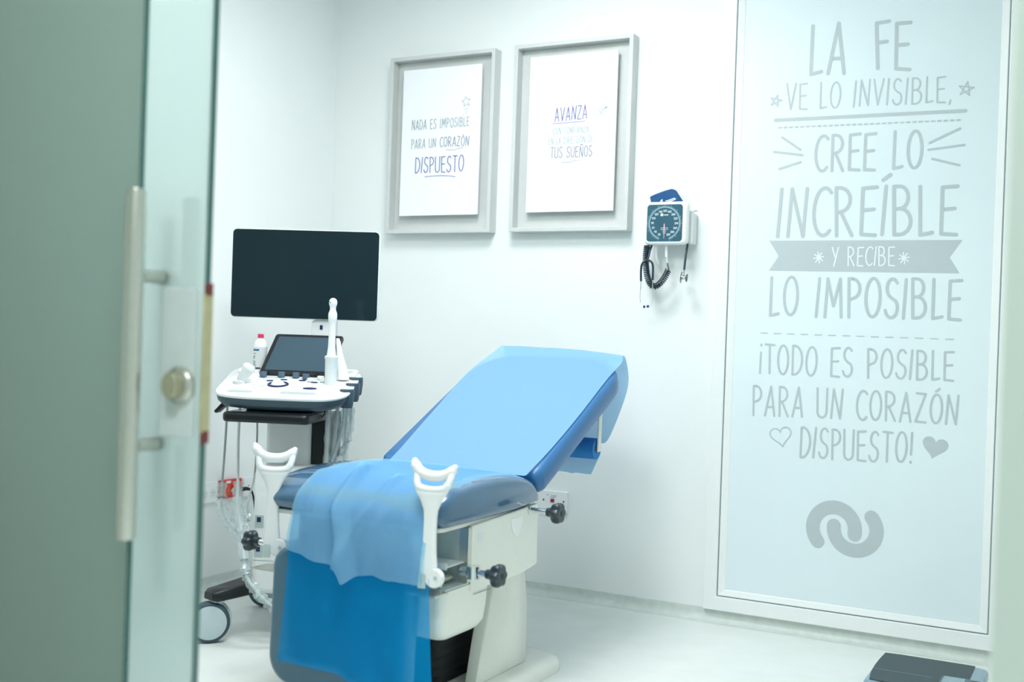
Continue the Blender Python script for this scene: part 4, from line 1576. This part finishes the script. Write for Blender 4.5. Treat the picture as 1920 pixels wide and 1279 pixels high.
# ------------------------------------------------------------------ wall sphygmomanometer and stethoscope
SG = empty('blood_pressure_gauge', (-1.4875, YW, 1.459), 0, 'white square wall blood pressure gauge with dark round dial and coiled hose', 'blood pressure gauge')
def sg(x, y, z):
    return Vector((x + 1.4875, y - YW, z - 1.459))
bm = BM()
secs = []
for y, i in ((3.992, .006), (3.985, .001), (3.962, .0), (3.953, .003), (3.950, .009)):
    secs.append([sg(x, y, z) for x, z in rrect(-1.5715 + i, -1.4045 - i, 1.3790 + i, 1.5385 - i, .018)])
loft(bm, secs)
case = obj('case', bm, 'white_gloss', SG, angle=50)
bm = BM()
box(bm, -1.53 + 1.4875, -1.445 + 1.4875, 3.99 - YW, -.001, 1.43 - 1.459, 1.51 - 1.459)
obj('wall_bracket', bm, 'white_plastic', SG, bevel=.003)
bm = BM()
prism(bm, rrect(-1.5605, -1.4215, 1.3905, 1.5275, .012), lambda x, z: sg(x, 3.9497, z), lambda x, z: sg(x, 3.9515, z))
dial = obj('dial', bm, 'dial', SG, smooth=False)
DC = (-1.4915, 1.4585)
dput = lambda x, z: sg(x, 3.9494, z)
bm = BM()
ribbon(bm, arc(*DC, .0595, .0595, 250, -70, 60), .0050, dput)
obj('scale_ring', bm, 'dial_ring', dial, smooth=False)
bm = BM()
for k in range(57):
    a = radians(250 - 320 * k / 56)
    r0 = .063
    r1 = .0685 if k % 4 == 0 else .0655
    ribbon(bm, [(DC[0] + r0 * cos(a), DC[1] + r0 * sin(a)), (DC[0] + r1 * cos(a), DC[1] + r1 * sin(a))], .0008, dput)
obj('tick_marks', bm, 'dial_print', dial, smooth=False)
bm = BM()
for k in range(15):
    s = str(20 + 20 * k)
    a = radians(246 - 315 * k / 14)
    cx, cz = DC[0] + .0465 * cos(a), DC[1] + .0455 * sin(a)
    wd = .0045 * len(s)
    text_line(bm, s, cx - wd / 2, cz - .0035, cx + wd / 2, cz - .0035, .0072, .0072, .0012, dput, gap=.2)
obj('numerals', bm, 'dial_print', dial, smooth=False)
bm = BM()
prism(bm, rrect(-1.5075, -1.4975, 1.4845, 1.4945, .001), lambda x, z: sg(x, 3.9492, z), lambda x, z: sg(x, 3.9495, z))
ribbon(bm, [(-1.494, 1.4885), (-1.478, 1.4885)], .0028, dput)
for z, hw in ((1.441, .014), (1.435, .014), (1.429, .007), (1.422, .006)):
    ribbon(bm, [(-1.491 - hw, z), (-1.491 + hw, z)], .0014, dput)
obj('dial_print', bm, 'dial_print', dial, smooth=False)
bm = BM()
prism(bm, [(-1.4936, 1.452), (-1.4915, 1.4585), (-1.4894, 1.452), (-1.4908, 1.402), (-1.4922, 1.402)], lambda x, z: sg(x, 3.9482, z), lambda x, z: sg(x, 3.9490, z))
obj('needle', bm, 'needle', dial, smooth=False)
bm = BM()
prism(bm, [(-1.5745, 1.565), (-1.555, 1.5735), (-1.515, 1.587), (-1.490, 1.5925), (-1.478, 1.589), (-1.440, 1.536), (-1.443, 1.45), (-1.545, 1.45), (-1.566, 1.535)], lambda x, z: sg(x, 3.996 + (z - 1.5) * .1, z), lambda x, z: sg(x, 4.020 + (z - 1.5) * .1, z))
cf = obj('cuff', bm, 'cuff', SG, bevel=.004)
bm = BM()
cput = lambda x, z: sg(x, 3.9950 + (z - 1.5) * .1, z)
for q in ([(-1.529, 1.545), (-1.523, 1.552), (-1.522, 1.543)], [(-1.508, 1.546), (-1.496, 1.549), (-1.487, 1.552), (-1.476, 1.556), (-1.470, 1.553)], [(-1.500, 1.543), (-1.484, 1.547), (-1.474, 1.551)]):
    ribbon(bm, q, .0034, cput)
obj('cuff_print', bm, 'dial_print', cf, smooth=False)
bm = BM()
prism(bm, rrect(-1.430, -1.3955, 1.3845, 1.500, .004), lambda x, z: sg(x, 3.992, z), lambda x, z: sg(x, 4.038, z))
pk = obj('side_pocket', bm, 'offwhite_plastic', SG, bevel=.003)
bm = BM()
rg = [sg(-1.400 + .0175 * cos(a), 4.0 + .014 * sin(a), 1.5055 + .003 * cos(a)) for a in [2 * pi * k / 28 for k in range(28)]]
tube(bm, rg, .0016, 8, closed=True)
tube(bm, [sg(-1.4165, 3.998, 1.503), sg(-1.418, 3.995, 1.492), sg(-1.422, 3.99, 1.480)], .0014, 8)
obj('wire_ring', bm, 'chrome', SG)
# coiled hose
CP = spline([(-1.5655, 3.972, 1.3795), (-1.5676, 3.970, 1.3485), (-1.5676, 3.970, 1.3181), (-1.5643, 3.970, 1.2877), (-1.5577, 3.970, 1.2573), (-1.5437, 3.970, 1.2311), (-1.5264, 3.970, 1.2252), (-1.5055, 3.970, 1.2396), (-1.4893, 3.970, 1.2618), (-1.4775, 3.970, 1.286)], 10)
dense = []
acc = [0]
for a, b in zip(CP, CP[1:]):
    acc.append(acc[-1] + (b - a).length)
TOT = acc[-1]
turns = 36
per = 10
hx = []
j = 0
for i in range(turns * per + 1):
    s = TOT * i / (turns * per)
    while j < len(acc) - 2 and acc[j + 1] < s:
        j += 1
    t = (s - acc[j]) / (acc[j + 1] - acc[j])
    p = CP[j].lerp(CP[j + 1], t)
    d = (CP[j + 1] - CP[j]).normalized()
    w_ = Vector((0, 1, 0))
    u_ = d.cross(w_)
    a = 2 * pi * i / per
    q = p + (u_ * cos(a) + w_ * sin(a)) * .0100
    hx.append(sg(*q))
bm = BM()
tube(bm, hx, .0030, 6)
tube(bm, [sg(*p) for p in spline([(-1.4775, 3.970, 1.286), (-1.4720, 3.965, 1.280), (-1.4780, 3.968, 1.300), (-1.4830, 3.972, 1.3140)], 6)], .0030, 8)
obj('coiled_hose', bm, 'hose', SG)
bm = BM()
tube(bm, [sg(-1.4825, 3.972, 1.312), sg(-1.4880, 3.974, 1.336)], .0036, 10)
obj('hose_fitting', bm, 'teal_steel', SG)
bm = BM()
tube(bm, [sg(-1.4878, 3.974, 1.334), sg(-1.4895, 3.975, 1.36), sg(-1.4900, 3.975, 1.381)], .0052, 12)
tube(bm, [sg(-1.532, 3.975, 1.381), sg(-1.534, 3.985, 1.34), sg(-1.530, 4.0, 1.31)], .0060, 12)
obj('air_tube', bm, 'offwhite_plastic', SG)

ST_ = empty('stethoscope', (-1.49, 4.00, 1.31), 0, 'dark teal stethoscope hanging from the wall blood pressure gauge', 'stethoscope')
def so(x, y, z):
    return Vector((x + 1.49, y - 4.00, z - 1.31))
bm = BM()
tube(bm, [so(*p) for p in spline([(-1.5605, 3.958, 1.318), (-1.5545, 3.962, 1.335), (-1.5515, 3.972, 1.365), (-1.548, 3.998, 1.395), (-1.53, 4.014, 1.412), (-1.49, 4.018, 1.418), (-1.44, 4.016, 1.412), (-1.418, 4.000, 1.392), (-1.4125, 3.982, 1.365), (-1.4118, 3.970, 1.337), (-1.4130, 3.962, 1.2856)], 7)], .0042, 10)
obj('tubing', bm, 'hose', ST_)
bm = BM()
for q in ([(-1.5595, 3.957, 1.324), (-1.568, 3.952, 1.316), (-1.5755, 3.950, 1.303), (-1.5775, 3.950, 1.277), (-1.5760, 3.950, 1.243)], [(-1.5595, 3.957, 1.324), (-1.548, 3.952, 1.321), (-1.5365, 3.950, 1.314), (-1.5306, 3.950, 1.297), (-1.5299, 3.950, 1.248)]):
    tube(bm, [so(*p) for p in spline(q, 7)], .0042, 10)
obj('yoke', bm, 'hose', ST_)
for q, tip in (([(-1.5760, 3.950, 1.244), (-1.5774, 3.950, 1.196), (-1.5755, 3.950, 1.166), (-1.567, 3.950, 1.1505), (-1.5615, 3.950, 1.148)], (-1.5600, 3.950, 1.1485)),
               ([(-1.5299, 3.950, 1.249), (-1.5279, 3.950, 1.1965), (-1.5298, 3.950, 1.1640), (-1.5370, 3.950, 1.1505), (-1.5430, 3.950, 1.148)], (-1.5455, 3.950, 1.1500))):
    bm = BM()
    tube(bm, [so(*p) for p in spline(q, 7)], .0016, 8)
    e = obj('ear_tube', bm, 'chrome', ST_)
    bm = BM()
    bmesh.ops.create_uvsphere(bm, u_segments=16, v_segments=10, radius=.0052, matrix=Matrix.Translation(so(*tip)))
    obj('ear_tip', bm, 'eartip', e)
bm = BM()
tube(bm, [so(-1.413, 3.962, 1.287), so(-1.4135, 3.961, 1.272), so(-1.4138, 3.961, 1.255)], [.0040, .0046, .0055], 14)
mt = Matrix.Translation(so(-1.4138, 3.961, 1.2585)) @ Matrix.Rotation(radians(96), 4, 'Y') @ Matrix.Rotation(radians(-12), 4, 'X')
lathe(bm, [(.0, -.0075), (.019, -.0085), (.0205, -.0065), (.012, -.003), (.006, .0), (.006, .004), (.012, .009), (.0130, .011), (0, .0115)], 28, mtx=mt, caps=False)
chp = obj('chest_piece', bm, 'chrome', ST_)
bm = BM()
lathe(bm, [(.0, -.0100), (.0185, -.0100), (.0208, -.0085), (.0208, -.0065), (.019, -.0060)], 28, mtx=mt, caps=False)
lathe(bm, [(.012, .0095), (.0145, .0105), (.0145, .0135), (.0, .0135)], 28, mtx=mt, caps=False)
obj('diaphragm_rim', bm, 'hose', chp)

# ------------------------------------------------------------------ sockets
def plate_left(name, y0, y1, z0, z1, m, label, th=.012):
    t = empty(name, (XL, (y0 + y1) / 2, (z0 + z1) / 2), 0, label, 'socket', 'wall sockets')
    hy, hz = (y1 - y0) / 2, (z1 - z0) / 2
    bm = BM()
    prism(bm, rrect(-hy, hy, -hz, hz, .004), lambda y, z: Vector((.0005, y, z)), lambda y, z: Vector((th, y, z)))
    obj('plate', bm, m, t, bevel=.002)
    return t, th


def dot(t, name, m, pts, x, rr):
    bm = BM()
    for y, z in pts:
        cyl(bm, (x - .0004, y, z), (x + .0006, y, z), rr, n=12)
    return obj(name, bm, m, t)


t, th = plate_left('wall_socket', 3.262, 3.366, .336, .417, 'white_plastic', 'white double wall socket half hidden by the glass door edge')
for yy in (-.018, .026):
    f = None
    bm = BM()
    prism(bm, arc(yy, -.004, .015, .017, 0, 345, 23), lambda y, z: Vector((th, y, z)), lambda y, z: Vector((th + .001, y, z)))
    f = obj('outlet_face', bm, 'offwhite_plastic', t)
    dot(f, 'pin_hole', 'black', [(yy - .006, -.001), (yy + .006, -.001), (yy, -.012)], th + .001, .0014)
t, th = plate_left('wall_socket', 3.379, 3.497, .345, .417, 'red_outlet', 'red emergency wall socket with a black plug, behind the hanging cables', .016)
for yy in (-.024, .026):
    bm = BM()
    prism(bm, rrect(yy - .014, yy + .014, -.024, .018, .010), lambda y, z: Vector((th, y, z)), lambda y, z: Vector((th + .0015, y, z)))
    f = obj('outlet_face', bm, 'orange_outlet', t)
    dot(f, 'pin_hole', 'black', [(yy - .004, .006), (yy + .005, .006), (yy, -.001), (yy - .004, -.014), (yy + .005, -.014)], th + .0015, .0016)
bm = BM()
prism(bm, rrect(-.030, -.004, .022, .032, .001), lambda y, z: Vector((th, y, z)), lambda y, z: Vector((th + .0006, y, z)))
obj('white_sticker', bm, 'white_plastic', t, smooth=False)
t, th = plate_left('wall_socket', 3.512, 3.620, .338, .417, 'white_plastic', 'white blank wall plate beside the red socket, partly behind the cart')
dot(t, 'screw', 'black', [(-.022, .004), (.040, .004)], th, .003)
bm = BM()
pc = empty('power_cord', (-3.0735, 3.470, .378), 0, 'black power cord plugged into the red wall socket', 'cord')
bm = BM()
cyl(bm, (.0005, 0, 0), (.030, .002, 0), .011, .009, 16)
tube(bm, [(.028, .0, 0), (.040, .012, .002), (.042, .026, -.002)], [.009, .0075, .006], 12)
obj('plug', bm, 'black', pc)
bm = BM()
tube(bm, spline([(.042, .024, -.001), (.044, .038, -.012), (.046, .048, -.04), (.05, .055, -.09), (.07, .05, -.16), (.16, .0, -.26), (.30, -.08, -.32), (.40, -.14, -.368), (.50, -.18, -.372)], 7), .0042, 10)
obj('cord', bm, 'black', pc)
t = empty('wall_socket', (-1.944, YW, .375), 0, 'white wall socket with red switch behind the chair knob', 'socket', 'wall sockets')
bm = BM()
prism(bm, rrect(-.062, .058, -.041, .041, .004), lambda x, z: Vector((x, -.0005, z)), lambda x, z: Vector((x, -.012, z)))
obj('plate', bm, 'white_plastic', t, bevel=.002)
bm = BM()
box(bm, -.014, .002, -.0145, -.0118, -.004, .010)
obj('red_switch', bm, 'red_switch', t, smooth=False)
for sx in (-.045, .043):
    bm = BM()
    cyl(bm, (sx, -.0118, .003), (sx, -.0132, .003), .0035, n=14)
    obj('screw', bm, 'black', t)
bm = BM()
pp = lambda x, z: Vector((x, -.0123, z))
for a, b, z in ((-.032, -.022, .024), (-.012, -.008, .023), (-.005, .012, .022), (-.016, .004, .016)):
    ribbon(bm, [(a, z), (b, z)], .002, pp)
obj('plate_print', bm, 'ink_slate', t, smooth=False)

# ------------------------------------------------------------------ floor scale
FS = empty('floor_scale', (-.475, 3.615, 0), radians(0), 'dark floor scale with silver side rims and pale display, bottom right', 'scale')
bm = BM()
secs = []
for z, i in ((.006, .01), (.02, .0), (.038, .0), (.046, .004), (.049, .012)):
    secs.append([(x, y, z) for x, y in [(p[0] + .012 * (-1 if p[0] < 0 else 1) * (1 - ((p[1]) / .17) ** 2), p[1]) for p in rrect(-.155 + i, .155 - i, -.172 + i, .172 - i, .02)]])
loft(bm, secs)
obj('scale_rim', bm, 'scale_rim', FS)
bm = BM()
top_ = [(-.150, .160), (-.10, .166), (.10, .166), (.118, .164), (.118, -.164), (-.10, -.166), (-.140, -.160), (-.150, -.08), (-.153, 0), (-.153, .08)]
prism(bm, top_, lambda x, y: Vector((x, y, .0485)), lambda x, y: Vector((x, y, .0525)))
tp_ = obj('platform', bm, 'scale_top', FS, bevel=.002)
bm = BM()
box(bm, -.146, .02, -.046, -.0445, .0525, .0531)
obj('platform_line', bm, 'scale_rim', tp_, smooth=False)
bm = BM()
prism(bm, rrect(.045, .128, -.15, -.012, .008), lambda x, y: Vector((x, y, .0525)), lambda x, y: Vector((x, y, .0560)))
dsp = obj('display_housing', bm, 'slate_knob', FS, bevel=.001)
bm = BM()
prism(bm, rrect(.051, .110, -.145, -.018, .004), lambda x, y: Vector((x, y, .0560)), lambda x, y: Vector((x, y, .0566)))
obj('display', bm, 'lcd', dsp, smooth=False)
bm = BM()
box(bm, .1185, .150, -.165, -.012, .049, .0545)
obj('dark_corner', bm, 'scale_top', FS, bevel=.001)
for sx in (-.12, .12):
    for sy in (-.13, .13):
        bm = BM()
        cyl(bm, (sx, sy, .0005), (sx, sy, .008), .014, n=18)
        obj('foot', bm, 'black_rubber', FS)
